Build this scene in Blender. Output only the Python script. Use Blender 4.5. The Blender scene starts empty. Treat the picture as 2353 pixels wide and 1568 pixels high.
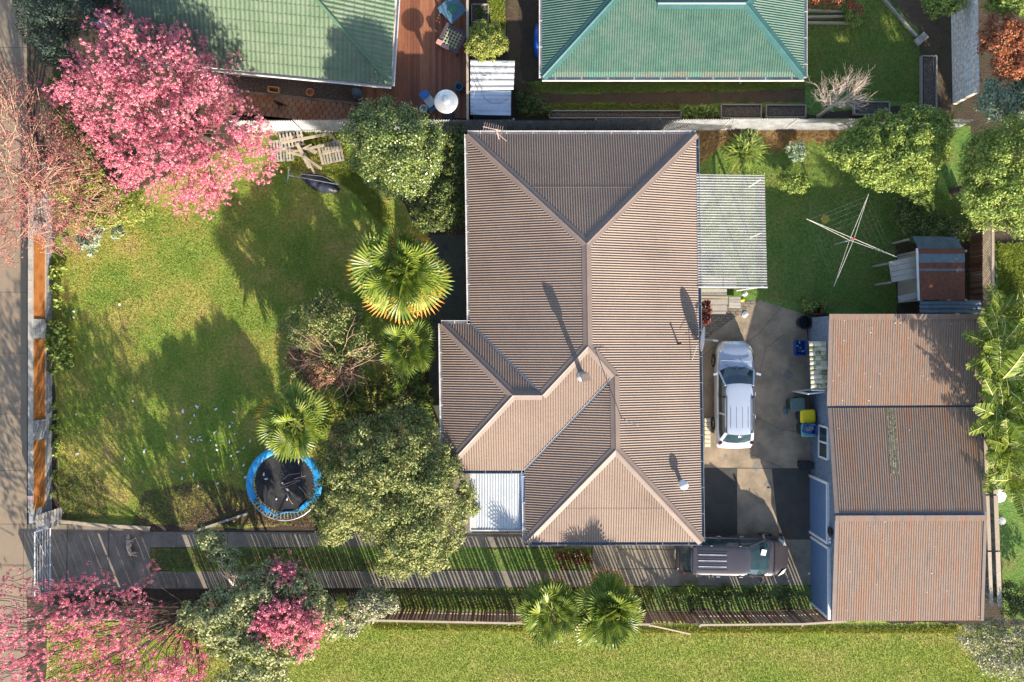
import bpy, bmesh, math, random
import numpy as np
from mathutils import Vector, Matrix, Euler

# ------------------------------------------------------------------ camera, sky, sun, exposure
S = bpy.context.scene
COL = S.collection
H = 37.0            # camera height in metres
F = 1795.0          # focal length in reference pixels (picture 2353 wide)
cam = bpy.data.cameras.new("camera"); cam.sensor_width = 36.0; cam.lens = 36.0 * F / 2353.0
cam.clip_start = 0.5; cam.clip_end = 600
camo = bpy.data.objects.new("camera", cam); COL.objects.link(camo); camo.location = (0, 0, H)
S.camera = camo
SUN = Vector((0.365 * math.cos(math.radians(22.8)), -0.931 * math.cos(math.radians(22.8)), math.sin(math.radians(22.8)))).normalized()
w = bpy.data.worlds.new("World"); S.world = w; w.use_nodes = True
nt = w.node_tree; nt.nodes.clear()
sky = nt.nodes.new("ShaderNodeTexSky"); sky.sky_type = 'NISHITA'; sky.sun_disc = False
sky.sun_elevation = math.radians(22.8); sky.sun_rotation = math.atan2(SUN.x, SUN.y)
bg = nt.nodes.new("ShaderNodeBackground"); bg.inputs[1].default_value = 0.13
wo = nt.nodes.new("ShaderNodeOutputWorld")
nt.links.new(sky.outputs[0], bg.inputs[0]); nt.links.new(bg.outputs[0], wo.inputs[0])
sl = bpy.data.lights.new("sun", 'SUN'); sl.energy = 5.0; sl.angle = math.radians(0.5); sl.color = (1.0, 0.89, 0.73)
so = bpy.data.objects.new("sun", sl); COL.objects.link(so)
so.rotation_euler = SUN.to_track_quat('Z', 'Y').to_euler(); so.location = SUN * 60
S.view_settings.view_transform = 'Standard'; S.view_settings.look = 'None'
S.view_settings.gamma = 1.0; S.view_settings.exposure = 1.40; S.view_settings.use_curve_mapping = False

# ------------------------------------------------------------------ helpers
R = random.Random(7)
def P(x, y, z=0.0):
    k = (H - z) / F
    return Vector(((x - 1176.5) * k, (784.0 - y) * k, z))
ORI = {}
def tag(o, label=None, cat=None, group=None, kind=None):
    if label: o['label'] = label
    if cat: o['category'] = cat
    if group: o['group'] = group
    if kind: o['kind'] = kind
    return o
def thing(name, label, cat, loc=(0, 0, 0), group=None):
    o = bpy.data.objects.new(name, None); COL.objects.link(o); o.empty_display_size = 0.3
    o.location = loc; ORI[o.name] = Vector(loc)
    return tag(o, label, cat, group)
class MB:
    def __init__(s): s.v = []; s.f = []; s.m = []
    def add(s, vs, fs, mi=0):
        b = len(s.v); s.v.extend([tuple(p) for p in vs])
        for f in fs: s.f.append(tuple(i + b for i in f)); s.m.append(mi)
        return s
    def box(s, c, d, rz=0.0, mi=0, M=None):
        hx, hy, hz = d[0] / 2, d[1] / 2, d[2] / 2
        vs = [Vector((sx * hx, sy * hy, sz * hz)) for sz in (-1, 1) for sy in (-1, 1) for sx in (-1, 1)]
        if M is None: M = Matrix.Rotation(rz, 3, 'Z')
        c = Vector(c)
        return s.add([M @ v + c for v in vs], [(0, 2, 3, 1), (4, 5, 7, 6), (0, 1, 5, 4), (2, 6, 7, 3), (0, 4, 6, 2), (1, 3, 7, 5)], mi)
    def beam(s, p, q, wd, ht, mi=0, up=(0, 0, 1)):
        p = Vector(p); q = Vector(q); d = q - p; L = d.length
        if L < 1e-6: return s
        x = d / L; u = Vector(up); y = u.cross(x)
        if y.length < 1e-4: y = Vector((0, 1, 0)).cross(x)
        y.normalize(); z = x.cross(y)
        M = Matrix((x, y, z)).transposed()
        return s.box((p + q) / 2, (L, wd, ht), 0, mi, M)
    def tube(s, pts, r, n=6, mi=0, cap=True):
        pts = [Vector(p) for p in pts]; rs = r if isinstance(r, (list, tuple)) else [r] * len(pts)
        b = []; k = len(pts); up = None
        for i, p in enumerate(pts):
            d = (pts[min(i + 1, k - 1)] - pts[max(i - 1, 0)])
            d = d.normalized() if d.length > 1e-9 else Vector((0, 0, 1))
            if up is None: up = Vector((0, 0, 1)) if abs(d.z) < .9 else Vector((1, 0, 0))
            a = d.cross(up); a = a.normalized() if a.length > 1e-6 else Vector((1, 0, 0)); c = d.cross(a)
            for j in range(n):
                t = 2 * math.pi * j / n; b.append(p + (a * math.cos(t) + c * math.sin(t)) * rs[i])
        fs = [(i * n + j, i * n + (j + 1) % n, (i + 1) * n + (j + 1) % n, (i + 1) * n + j) for i in range(k - 1) for j in range(n)]
        if cap: fs += [tuple(range(n))[::-1], tuple((k - 1) * n + j for j in range(n))]
        return s.add(b, fs, mi)
    def lathe(s, c, prof, n=20, mi=0):
        c = Vector(c); b = []
        for r, z in prof:
            for j in range(n):
                t = 2 * math.pi * j / n; b.append(c + Vector((r * math.cos(t), r * math.sin(t), z)))
        k = len(prof)
        fs = [(i * n + j, i * n + (j + 1) % n, (i + 1) * n + (j + 1) % n, (i + 1) * n + j) for i in range(k - 1) for j in range(n)]
        fs += [tuple(range(n))[::-1], tuple((k - 1) * n + j for j in range(n))]
        return s.add(b, fs, mi)
    def prism(s, poly, z0, z1, mi=0):
        n = len(poly)
        vs = [(p[0], p[1], z0) for p in poly] + [(p[0], p[1], z1) for p in poly]
        fs = [(i, (i + 1) % n, n + (i + 1) % n, n + i) for i in range(n)] + [tuple(range(n))[::-1], tuple(range(n, 2 * n))]
        return s.add(vs, fs, mi)
    def poly(s, pts, mi=0):
        return s.add(pts, [tuple(range(len(pts)))], mi)
    def build(s, name, mat, parent=None, smooth=False, origin=None, label=None):
        me = bpy.data.meshes.new(name)
        o = bpy.data.objects.new(name, me); COL.objects.link(o)
        if parent is not None:
            off = ORI[parent.name]; o.parent = parent; ORI[o.name] = off
        else:
            if origin is None:
                a = np.array(s.v); off = Vector(((a[:, 0].min() + a[:, 0].max()) / 2, (a[:, 1].min() + a[:, 1].max()) / 2, a[:, 2].min()))
            else: off = Vector(origin)
            o.location = off; ORI[o.name] = off
        me.from_pydata([(v[0] - off[0], v[1] - off[1], v[2] - off[2]) for v in s.v], [], s.f)
        mats = mat if isinstance(mat, (list, tuple)) else [mat]
        for m in mats: me.materials.append(m)
        if len(mats) > 1: me.polygons.foreach_set("material_index", s.m)
        if smooth: me.polygons.foreach_set("use_smooth", [True] * len(me.polygons))
        me.update()
        if label: o['label'] = label
        return o
def fast(name, V, Fq, mat, parent=None, midx=None, smooth=False):
    """V (n,3) array, Fq (m,k) array"""
    me = bpy.data.meshes.new(name); o = bpy.data.objects.new(name, me); COL.objects.link(o)
    V = np.asarray(V, dtype=np.float64)
    if parent is not None: off = ORI[parent.name]; o.parent = parent
    else:
        off = Vector(((V[:, 0].min() + V[:, 0].max()) / 2, (V[:, 1].min() + V[:, 1].max()) / 2, max(0, V[:, 2].min()))); o.location = off
    ORI[o.name] = off
    V = V - np.array(off)
    m, k = Fq.shape
    me.vertices.add(len(V)); me.vertices.foreach_set("co", V.ravel().astype(np.float32))
    me.loops.add(m * k); me.loops.foreach_set("vertex_index", Fq.ravel().astype(np.int32))
    me.polygons.add(m); me.polygons.foreach_set("loop_start", np.arange(0, m * k, k, dtype=np.int32))
    try: me.polygons.foreach_set("loop_total", np.full(m, k, dtype=np.int32))
    except Exception: pass
    for mm in (mat if isinstance(mat, (list, tuple)) else [mat]): me.materials.append(mm)
    if midx is not None: me.polygons.foreach_set("material_index", np.asarray(midx, dtype=np.int32))
    if smooth: me.polygons.foreach_set("use_smooth", np.ones(m, dtype=bool))
    me.update(calc_edges=True)
    return o
def copy_tree(o, parent=None):
    c = o.copy(); COL.objects.link(c)
    if parent is not None: c.parent = parent
    for ch in list(o.children): copy_tree(ch, c)
    return c

# ------------------------------------------------------------------ materials
def hexc(c): return (c[0], c[1], c[2], 1.0)
def mat(name, cols, scale=2.0, stretch=(1, 1, 1), rough=0.7, bump=0.0, bscale=25.0, metal=0.0, lo=0.3, hi=0.7,
        island=0.0, trans=0.0, spec=0.4, fine=0.25, fscale=18.0, alpha=1.0, coat=0.0):
    m = bpy.data.materials.new(name); m.use_nodes = True; t = m.node_tree; N = t.nodes; L = t.links
    p = N["Principled BSDF"]
    tc = N.new("ShaderNodeTexCoord"); mp = N.new("ShaderNodeMapping"); mp.inputs['Scale'].default_value = stretch
    L.new(tc.outputs['Object'], mp.inputs[0])
    if isinstance(cols[0], (int, float)): cols = [cols]
    nz = N.new("ShaderNodeTexNoise"); nz.inputs['Scale'].default_value = scale; nz.inputs['Detail'].default_value = 8; nz.inputs['Roughness'].default_value = .62
    L.new(mp.outputs[0], nz.inputs['Vector'])
    cr = N.new("ShaderNodeValToRGB"); els = cr.color_ramp.elements
    n = len(cols)
    els[0].position = lo; els[0].color = hexc(cols[0]); els[1].position = hi; els[1].color = hexc(cols[-1])
    for i in range(1, n - 1):
        e = els.new(lo + (hi - lo) * i / (n - 1)); e.color = hexc(cols[i])
    fac = nz.outputs['Fac']
    if island > 0:
        g = N.new("ShaderNodeNewGeometry"); mx = N.new("ShaderNodeMix"); mx.data_type = 'FLOAT'; mx.inputs[0].default_value = island
        L.new(nz.outputs['Fac'], mx.inputs[2]); L.new(g.outputs['Random Per Island'], mx.inputs[3]); fac = mx.outputs[0]
    L.new(fac, cr.inputs[0]); colout = cr.outputs[0]
    if fine > 0:
        n2 = N.new("ShaderNodeTexNoise"); n2.inputs['Scale'].default_value = fscale; n2.inputs['Detail'].default_value = 6; n2.inputs['Roughness'].default_value = .7
        L.new(mp.outputs[0], n2.inputs['Vector'])
        mr = N.new("ShaderNodeMapRange"); mr.inputs[1].default_value = .3; mr.inputs[2].default_value = .7
        mr.inputs[3].default_value = 1 - fine; mr.inputs[4].default_value = 1 + fine
        L.new(n2.outputs['Fac'], mr.inputs[0])
        vm = N.new("ShaderNodeVectorMath"); vm.operation = 'SCALE'; L.new(colout, vm.inputs[0]); L.new(mr.outputs[0], vm.inputs['Scale']); colout = vm.outputs[0]
    L.new(colout, p.inputs['Base Color'])
    p.inputs['Roughness'].default_value = rough; p.inputs['Metallic'].default_value = metal
    p.inputs['Specular IOR Level'].default_value = spec
    if coat: p.inputs['Coat Weight'].default_value = coat; p.inputs['Coat Roughness'].default_value = .06
    if alpha < 1: p.inputs['Alpha'].default_value = alpha
    if bump > 0:
        n3 = N.new("ShaderNodeTexNoise"); n3.inputs['Scale'].default_value = bscale; n3.inputs['Detail'].default_value = 6
        L.new(mp.outputs[0], n3.inputs['Vector'])
        b = N.new("ShaderNodeBump"); b.inputs['Strength'].default_value = min(1, bump); b.inputs['Distance'].default_value = .05 * max(1, bump)
        L.new(n3.outputs['Fac'], b.inputs['Height']); L.new(b.outputs[0], p.inputs['Normal'])
    if trans > 0:
        tr = N.new("ShaderNodeBsdfTranslucent"); ms = N.new("ShaderNodeMixShader"); ms.inputs[0].default_value = trans
        L.new(colout, tr.inputs[0]); L.new(p.outputs[0], ms.inputs[1]); L.new(tr.outputs[0], ms.inputs[2])
        L.new(ms.outputs[0], N["Material Output"].inputs[0])
    return m
def brickmat(name, c1, c2, mortar, scale, bw, bh, ms=0.02, rough=.85, axis='XY', bump=.4, offset=.5):
    m = mat(name, [c1, c2], rough=rough); t = m.node_tree; N = t.nodes; L = t.links; p = N["Principled BSDF"]
    tc = N.new("ShaderNodeTexCoord"); src = tc.outputs['Object']
    if axis != 'XY':
        sx = N.new("ShaderNodeSeparateXYZ"); cb = N.new("ShaderNodeCombineXYZ"); L.new(src, sx.inputs[0])
        L.new(sx.outputs[axis[0]], cb.inputs[0]); L.new(sx.outputs[axis[1]], cb.inputs[1]); src = cb.outputs[0]
    b = N.new("ShaderNodeTexBrick"); b.inputs['Scale'].default_value = scale; b.inputs['Brick Width'].default_value = bw; b.inputs['Row Height'].default_value = bh
    b.inputs['Mortar Size'].default_value = ms; b.inputs['Mortar Smooth'].default_value = .3; b.offset = offset
    b.inputs['Color1'].default_value = hexc(c1); b.inputs['Color2'].default_value = hexc(c2); b.inputs['Mortar'].default_value = hexc(mortar)
    L.new(src, b.inputs['Vector'])
    n2 = N.new("ShaderNodeTexNoise"); n2.inputs['Scale'].default_value = 6; n2.inputs['Detail'].default_value = 8; L.new(src, n2.inputs['Vector'])
    mr = N.new("ShaderNodeMapRange"); mr.inputs[1].default_value = .3; mr.inputs[2].default_value = .7; mr.inputs[3].default_value = .65; mr.inputs[4].default_value = 1.25
    L.new(n2.outputs['Fac'], mr.inputs[0]); vm = N.new("ShaderNodeVectorMath"); vm.operation = 'SCALE'
    L.new(b.outputs['Color'], vm.inputs[0]); L.new(mr.outputs[0], vm.inputs['Scale']); L.new(vm.outputs[0], p.inputs['Base Color'])
    bu = N.new("ShaderNodeBump"); bu.inputs['Strength'].default_value = bump; bu.inputs['Distance'].default_value = .02; bu.invert = True
    L.new(b.outputs['Fac'], bu.inputs['Height']); L.new(bu.outputs[0], p.inputs['Normal'])
    return m

m_soil = mat("soil", [(.035, .025, .018), (.06, .042, .028), (.03, .04, .015)], scale=1.2, bump=.8, bscale=14, rough=.95)
m_lawn = mat("lawn", [(0.110, 0.196, 0.032), (0.183, 0.244, 0.044), (0.312, 0.283, 0.071), (0.403, 0.268, 0.132)], scale=.42, lo=.34, hi=.72, bump=1, bscale=22, rough=.95, fine=.45, fscale=9, spec=.1)
m_lawn_dark = mat("dark_lawn", [(0.086, 0.170, 0.038), (0.123, 0.198, 0.048), (0.186, 0.184, 0.066)], scale=.9, lo=.3, hi=.72, bump=.9, bscale=24, rough=.95, fine=.45, fscale=7, spec=.1)  # darker, greener grass tone for the back, side, east and driveway lawns
m_park = mat("park_grass", [(0.190, 0.265, 0.047), (0.275, 0.304, 0.069), (0.394, 0.318, 0.120)], scale=.55, lo=.33, hi=.7, stretch=(.6, 1.6, 1), bump=1, bscale=20, rough=.95, fine=.4, fscale=10, spec=.1)
m_conc = mat("concrete", [(0.155, 0.136, 0.107), (0.202, 0.160, 0.114), (0.288, 0.223, 0.152), (0.362, 0.273, 0.191)], scale=.8, lo=.28, hi=.66, bump=.2, bscale=60, rough=.9, fine=.32, fscale=30)
m_conc2 = mat("old_concrete", [(0.117, 0.103, 0.081), (0.198, 0.171, 0.133), (0.252, 0.214, 0.168)], scale=1.1, bump=.3, bscale=40, rough=.9, fine=.25, fscale=14)
m_asph = mat("asphalt", [(.045, .045, .042), (.075, .07, .06)], scale=1.5, bump=.5, bscale=60, rough=.9, fine=.3, fscale=40)
m_path = mat("footpath_concrete", [(0.201, 0.155, 0.109), (0.255, 0.196, 0.134)], scale=.6, bump=.15, bscale=70, rough=.9, fine=.12, fscale=30)
m_dirt = mat("dirt", [(.055, .035, .022), (.10, .065, .042), (.05, .06, .02)], scale=1.3, bump=.8, bscale=18, rough=.95, fine=.4)
m_gravel = mat("gravel", [(.05, .035, .025), (.11, .085, .065), (.2, .18, .16)], scale=14, bump=1, bscale=30, rough=.9, fine=.5, fscale=30)
m_roof = mat("brown_roof_paint", [(0.133, 0.094, 0.073), (0.185, 0.131, 0.102), (0.214, 0.155, 0.118), (0.231, 0.131, 0.088)], scale=.45, lo=.2, hi=.85, rough=.55, fine=.08, fscale=6, bump=0)
m_roofg = mat("garage_roof_paint", [(0.153, 0.119, 0.096), (0.216, 0.154, 0.117), (0.225, 0.137, 0.092), (0.261, 0.119, 0.065)], scale=1.5, stretch=(3.4, .3, 1), lo=.3, hi=.72, rough=.6, fine=.22, fscale=7)
m_cap = mat("ridge_cap_brown", [(0.154, 0.115, 0.099), (0.195, 0.145, 0.119)], scale=1.5, rough=.5, fine=.1)
m_gut = mat("gutter_pale", [(.45, .42, .40), (.62, .59, .55)], scale=3, rough=.5, fine=.1)
m_gutd = mat("gutter_dark", [(.10, .12, .15), (.17, .19, .22)], scale=3, rough=.5)
m_wall = mat("weatherboard", [(.50, .46, .40), (.60, .56, .5)], scale=2, rough=.7)
m_teal = mat("teal_roof_paint", [(0.044, 0.101, 0.075), (0.060, 0.118, 0.087), (0.089, 0.126, 0.101)], scale=1.0, lo=.3, hi=.72, rough=.5, fine=.12, fscale=4)
m_tealcap = mat("teal_cap", [(0.023, 0.084, 0.077), (0.038, 0.108, 0.104)], scale=2, rough=.4)
m_gtile = mat("green_tile", [(0.085, 0.128, 0.071), (0.106, 0.151, 0.090), (0.128, 0.165, 0.106)], scale=1.4, rough=.6, fine=.15, fscale=10)
m_gcap = mat("green_tile_cap", [(0.066, 0.132, 0.078), (0.090, 0.156, 0.096)], scale=2, rough=.6)
m_zinc = mat("zinc", [(.38, .36, .35), (.50, .52, .55), (.68, .69, .70)], scale=2.5, rough=.42, metal=.5, fine=.12, fscale=8)
m_zincw = mat("white_zinc", [(0.394, 0.394, 0.394), (0.530, 0.523, 0.503)], scale=2, stretch=(1, .4, 1), rough=.5, metal=.2, fine=.1)
m_zincrust = mat("zinc_rust", [(.50, .55, .62), (.42, .47, .55), (.25, .10, .05)], scale=1.6, stretch=(.5, 3, 1), lo=.3, hi=.75, rough=.45, metal=.4)
m_rust = mat("rusty_iron", [(0.085, 0.024, 0.013), (0.136, 0.043, 0.021), (0.076, 0.025, 0.017)], scale=3, rough=.75, fine=.35, bump=.2)
m_blueiron = mat("blue_grey_iron", [(0.066, 0.097, 0.122), (0.102, 0.138, 0.168), (0.082, 0.051, 0.036)], scale=2.5, lo=.35, hi=.8, rough=.6, fine=.3)
m_clear = mat("clear_roofing", [(0.187, 0.187, 0.180), (0.302, 0.302, 0.295)], scale=2, rough=.2, alpha=.64, spec=1.0, fine=.1)
m_blue = mat("blue_block", [(0.117, 0.153, 0.216), (0.153, 0.198, 0.270)], scale=2, rough=.8, fine=.12)
m_bluedoor = mat("blue_door", [(0.090, 0.153, 0.270), (0.117, 0.189, 0.315)], scale=1.5, rough=.6, fine=.1)
m_white = mat("white_paint", [(0.594, 0.603, 0.612), (0.702, 0.702, 0.693)], scale=3, rough=.5, fine=.06)
m_carglass = mat("car_glass", [(0.017, 0.033, 0.044), (0.033, 0.061, 0.072)], scale=1.5, rough=.05, spec=.9, fine=0)  # blue sky reflection is put into the glass colour
m_glass = mat("window_glass", [(.02, .03, .035), (.04, .055, .06)], scale=1, rough=.06, spec=.8, fine=0)
m_blk = mat("black_plastic", [(.012, .012, .014), (.03, .03, .033)], scale=4, rough=.5)
m_tyre = mat("tyre_rubber", [(.012, .012, .012), (.025, .025, .025)], scale=6, rough=.85)
m_rim = mat("alloy_rim", [(.45, .45, .46), (.6, .6, .6)], scale=4, rough=.3, metal=.8)
m_deck = mat("deck_timber", [(0.136, 0.050, 0.027), (0.204, 0.077, 0.041), (0.255, 0.108, 0.059)], scale=3, stretch=(1, .2, 1), rough=.6, island=.6, lo=.2, hi=.8, fine=.2)
m_timb = mat("weathered_timber", [(.22, .17, .12), (.32, .26, .19), (.42, .35, .27)], scale=4, rough=.85, island=.5, lo=.2, hi=.8, fine=.25, fscale=25)
m_timbg = mat("grey_timber", [(.17, .16, .145), (.27, .25, .22), (.36, .33, .29)], scale=4, rough=.85, island=.6, lo=.2, hi=.8, fine=.25, fscale=25)
m_pal = mat("paling_timber", [(.13, .055, .035), (.19, .10, .07), (.26, .2, .16)], scale=3, stretch=(6, 1, .6), rough=.85, island=.6, lo=.15, hi=.85, fine=.3)
m_orange = mat("orange_stained_timber", [(0.187, 0.064, 0.021), (0.357, 0.128, 0.034), (0.425, 0.170, 0.051)], scale=1.3, stretch=(1, 1.5, 2), lo=.3, hi=.65, rough=.6, fine=.2)
m_bark = mat("bark", [(.06, .045, .035), (.13, .10, .08)], scale=8, rough=.95, fine=.35)
m_barkpale = mat("pale_twig_bark", [(0.445, 0.329, 0.276), (0.612, 0.509, 0.435)], scale=5, rough=.9, fine=.25)
m_barkred = mat("reddish_twig_bark", [(0.268, 0.149, 0.099), (0.433, 0.298, 0.211)], scale=5, rough=.9, fine=.25)
m_palmtrunk = mat("palm_trunk", [(.06, .04, .025), (.12, .09, .06)], scale=8, stretch=(1, 1, 4), rough=.95, bump=1)
def leaf(name, cols, rough=.5, trans=.25, isl=.65, scale=.9, spec=.4): return mat(name, cols, scale=scale, rough=rough, trans=trans, island=isl, lo=.12, hi=.88, spec=spec, fine=.2, fscale=3)
l_pink = leaf("pink_blossom", [(0.378, 0.068, 0.127), (0.689, 0.171, 0.267), (0.867, 0.340, 0.407), (0.882, 0.612, 0.590)], rough=.8, trans=.35, spec=.1)
l_pinkdull = leaf("faded_pink_blossom", [(0.292, 0.065, 0.076), (0.473, 0.156, 0.151), (0.619, 0.286, 0.252)], rough=.8, trans=.3, spec=.1)
l_olive = leaf("olive_leaves", [(0.067, 0.107, 0.026), (0.162, 0.215, 0.058), (0.305, 0.323, 0.103), (0.475, 0.394, 0.162)], trans=.25)
l_gloss = leaf("glossy_leaves", [(0.040, 0.077, 0.019), (0.090, 0.144, 0.031), (0.220, 0.266, 0.061), (0.402, 0.420, 0.136)], rough=.22, trans=.15, spec=.7)
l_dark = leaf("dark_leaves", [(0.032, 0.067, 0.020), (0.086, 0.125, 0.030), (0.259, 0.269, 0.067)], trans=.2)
l_bright = leaf("bright_leaves", [(0.111, 0.171, 0.031), (0.220, 0.312, 0.061), (0.440, 0.471, 0.110)], trans=.3)
l_yel = leaf("yellow_green_leaves", [(.16, .20, .03), (.30, .33, .06), (.42, .42, .13)], trans=.3)
l_conif = leaf("blue_green_needles", [(.012, .03, .022), (.03, .055, .04), (.07, .10, .06)], trans=.1)
l_grey = leaf("grey_green_leaves", [(0.149, 0.185, 0.072), (0.281, 0.308, 0.129), (0.462, 0.447, 0.215)], trans=.2)
l_red = leaf("red_leaves", [(.18, .05, .02), (.36, .10, .045), (.45, .17, .08), (.14, .16, .05)], trans=.25)
l_silver = leaf("silver_leaves", [(.20, .28, .16), (.33, .40, .27)], trans=.15)
l_white = leaf("pale_blossom", [(0.130, 0.156, 0.065), (0.234, 0.260, 0.117), (0.715, 0.598, 0.520)], trans=.25)
l_cordy = leaf("burgundy_leaves", [(.05, .012, .012), (.14, .04, .03), (.25, .09, .06)], rough=.35)
l_palm = leaf("palm_green", [(0.057, 0.110, 0.014), (0.145, 0.205, 0.025), (0.306, 0.323, 0.050)], rough=.42, trans=.25, spec=.35)
l_palmlime = leaf("palm_yellow_green", [(0.117, 0.164, 0.023), (0.257, 0.293, 0.052), (0.445, 0.421, 0.105)], rough=.5, trans=.25, spec=.3)
l_palmtip = leaf("palm_dry_tip", [(0.462, 0.167, 0.013), (0.605, 0.265, 0.025), (0.605, 0.304, 0.044)], rough=.6, trans=.3)
l_ban = leaf("banana_green", [(0.079, 0.144, 0.012), (0.147, 0.215, 0.021), (0.294, 0.319, 0.041)], rough=.5, trans=.35, spec=.3)
l_rib = mat("banana_midrib", [(.38, .36, .12), (.5, .46, .2)], scale=3, rough=.5)
l_grass = leaf("grass_blades", [(0.116, 0.204, 0.030), (0.232, 0.306, 0.044), (0.386, 0.359, 0.092), (0.483, 0.324, 0.150)], trans=.25, scale=.45, isl=.35, spec=.1)
l_grassp = leaf("park_grass_blades", [(0.183, 0.278, 0.040), (0.293, 0.360, 0.060), (0.476, 0.424, 0.143)], trans=.25, scale=.45, isl=.4, spec=.1)
l_dry = leaf("dry_grass", [(0.260, 0.169, 0.065), (0.416, 0.286, 0.130), (0.520, 0.364, 0.195)], trans=.2)
m_darkpath = mat('dark_path', [(.035, .04, .03), (.07, .07, .055), (.05, .06, .03)], scale=2, rough=.9, fine=.35)  # dark grey-green tone for the side path
m_stain = mat('stained_concrete', [(.15, .14, .12), (.21, .19, .155)], scale=5, rough=.8, fine=.3)
# ------------------------------------------------------------------ ground sheets (structure)
def jag(pts, step=11, amp=3.2):
    out = []; n = len(pts); rj = random.Random(len(pts) * 7 + int(pts[0][0]))
    for i in range(n):
        (x0, y0), (x1, y1) = pts[i], pts[(i + 1) % n]; L = math.hypot(x1 - x0, y1 - y0); k = max(1, int(L / step)); off = 0
        for j in range(k):
            t = j / k; off = off * .6 + rj.gauss(0, amp * .6); o = off if 0 < j < k - 1 else 0
            out.append((x0 + (x1 - x0) * t - (y1 - y0) / L * o, y0 + (y1 - y0) * t + (x1 - x0) / L * o))
    return out
def sheet(name, pts, z, m, kind='structure', label=None, cat=None, thick=0.0):
    if m in (m_lawn, m_lawn_dark, m_park, m_dirt, m_gravel): pts = jag(pts)
    mb = MB(); ps = [P(x, y, 0) for x, y in pts]
    if thick > 0: mb.prism([(p.x, p.y) for p in ps], 0.0, z)
    else: mb.poly([(p.x, p.y, z) for p in ps])
    o = mb.build(name, m); tag(o, label, cat, None, kind); return o
g = MB(); g.poly([(-250, -250, 0), (250, -250, 0), (250, 250, 0), (-250, 250, 0)]); tag(g.build("ground", m_soil, origin=(0, 0, 0)), kind='structure')
sheet("front_lawn", [(112, 560), (180, 500), (600, 300), (800, 330), (930, 470), (1000, 560), (1000, 740), (930, 900), (760, 980), (720, 1200), (560, 1215), (500, 1210), (140, 1205)], .004, m_lawn)
sheet("park_lawn", [(700, 1430), (2150, 1430), (2300, 1440), (2700, 1430), (2700, 2100), (100, 2100), (108, 1432), (500, 1428)], .004, m_park)
sheet("back_lawn", [(1610, 295), (2230, 290), (2230, 560), (2060, 560), (2060, 722), (1840, 722), (1760, 700), (1610, 700)], .004, m_lawn_dark)
sheet("side_yard_lawn", [(1850, -60), (2110, -60), (2125, 240), (1840, 262), (1190, 262), (1190, 188), (1850, 188)], .004, m_lawn_dark)
sheet("neighbour_lawn", [(1122, -60), (1162, -60), (1162, 70), (1150, 110), (1122, 110)], .004, m_park)
sheet("east_lawn", [(2285, 560), (2700, 560), (2700, 1425), (2310, 1425), (2290, 1150)], .004, m_lawn_dark)
sheet("dirt_path", [(1162, -60), (1188, -60), (1200, 180), (1245, 215), (1500, 212), (1850, 205), (1850, 236), (1500, 240), (1200, 236), (1165, 150)], .008, m_dirt)
sheet("footpath", [(-500, -300), (62, -300), (62, 2000), (-500, 2000)], .006, m_path)
for yy in (200, 360, 520, 672, 812, 952, 1082): pass
jt = MB()
for yy in (110, 250, 390, 531, 672, 812, 952, 1082, 1205, 1345):
    a = P(-300, yy); b = P(62, yy); jt.beam((a.x, a.y, .007), (b.x, b.y, .007), .014, .006)
a = P(54, 1205); b = P(54, 1500); jt.beam((a.x, a.y, .0075), (b.x, b.y, .0075), .014, .006)
tag(jt.build("pavement_joints", m_dirt), kind='structure')
sheet("driveway_apron", [(62.5, 1205), (345, 1209), (345, 1350), (62.5, 1372)], .0085, m_conc2)
sheet("upper_drive_strip", [(345.5, 1222), (1360, 1226), (1360, 1258), (345.5, 1258)], .010, m_conc2)
sheet("lower_drive_strip", [(345.5, 1313), (1360, 1311), (1360, 1350), (345.5, 1353)], .010, m_conc2)
sheet("driveway_grass_median", [(345.5, 1259), (1359, 1259), (1359, 1310), (345.5, 1312)], .012, m_lawn_dark)
sheet("driveway_grass_edge", [(830, 1354), (1500, 1348), (1860, 1345), (1868, 1400), (830, 1408)], .007, m_lawn_dark)
sheet("driveway_corner_slab", [(1361, 1190), (1620, 1190), (1620, 1240), (1868, 1240), (1868, 1344), (1361, 1348)], .009, m_conc2)
sheet("driveway", [(1600, 1076), (1600, 800), (1640, 765), (1745, 690), (1850, 722), (1868, 900), (1868, 1076)], .011, m_conc)
sheet("driveway_pale_slab", [(1693.5, 1077), (1773, 1077), (1790, 1239), (1693.5, 1239)], .011, m_conc)
sheet("driveway_asphalt_patch", [(1600, 1077), (1692.5, 1077), (1692.5, 1189), (1692.5, 1239), (1621, 1239), (1621, 1189), (1600, 1189)], .012, m_asph)
sheet("driveway_asphalt_strip", [(1774, 1077), (1870, 1077), (1870, 1239), (1791, 1239)], .012, m_asph)
m_brickpave = brickmat("brick_paving", (.16, .13, .10), (.22, .18, .14), (.05, .055, .03), 1.0, .24, .12, .012)
sheet("brick_paving_area", [(1600, 700), (1745, 690), (1640, 765), (1600, 800)], .014, m_brickpave)
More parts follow.
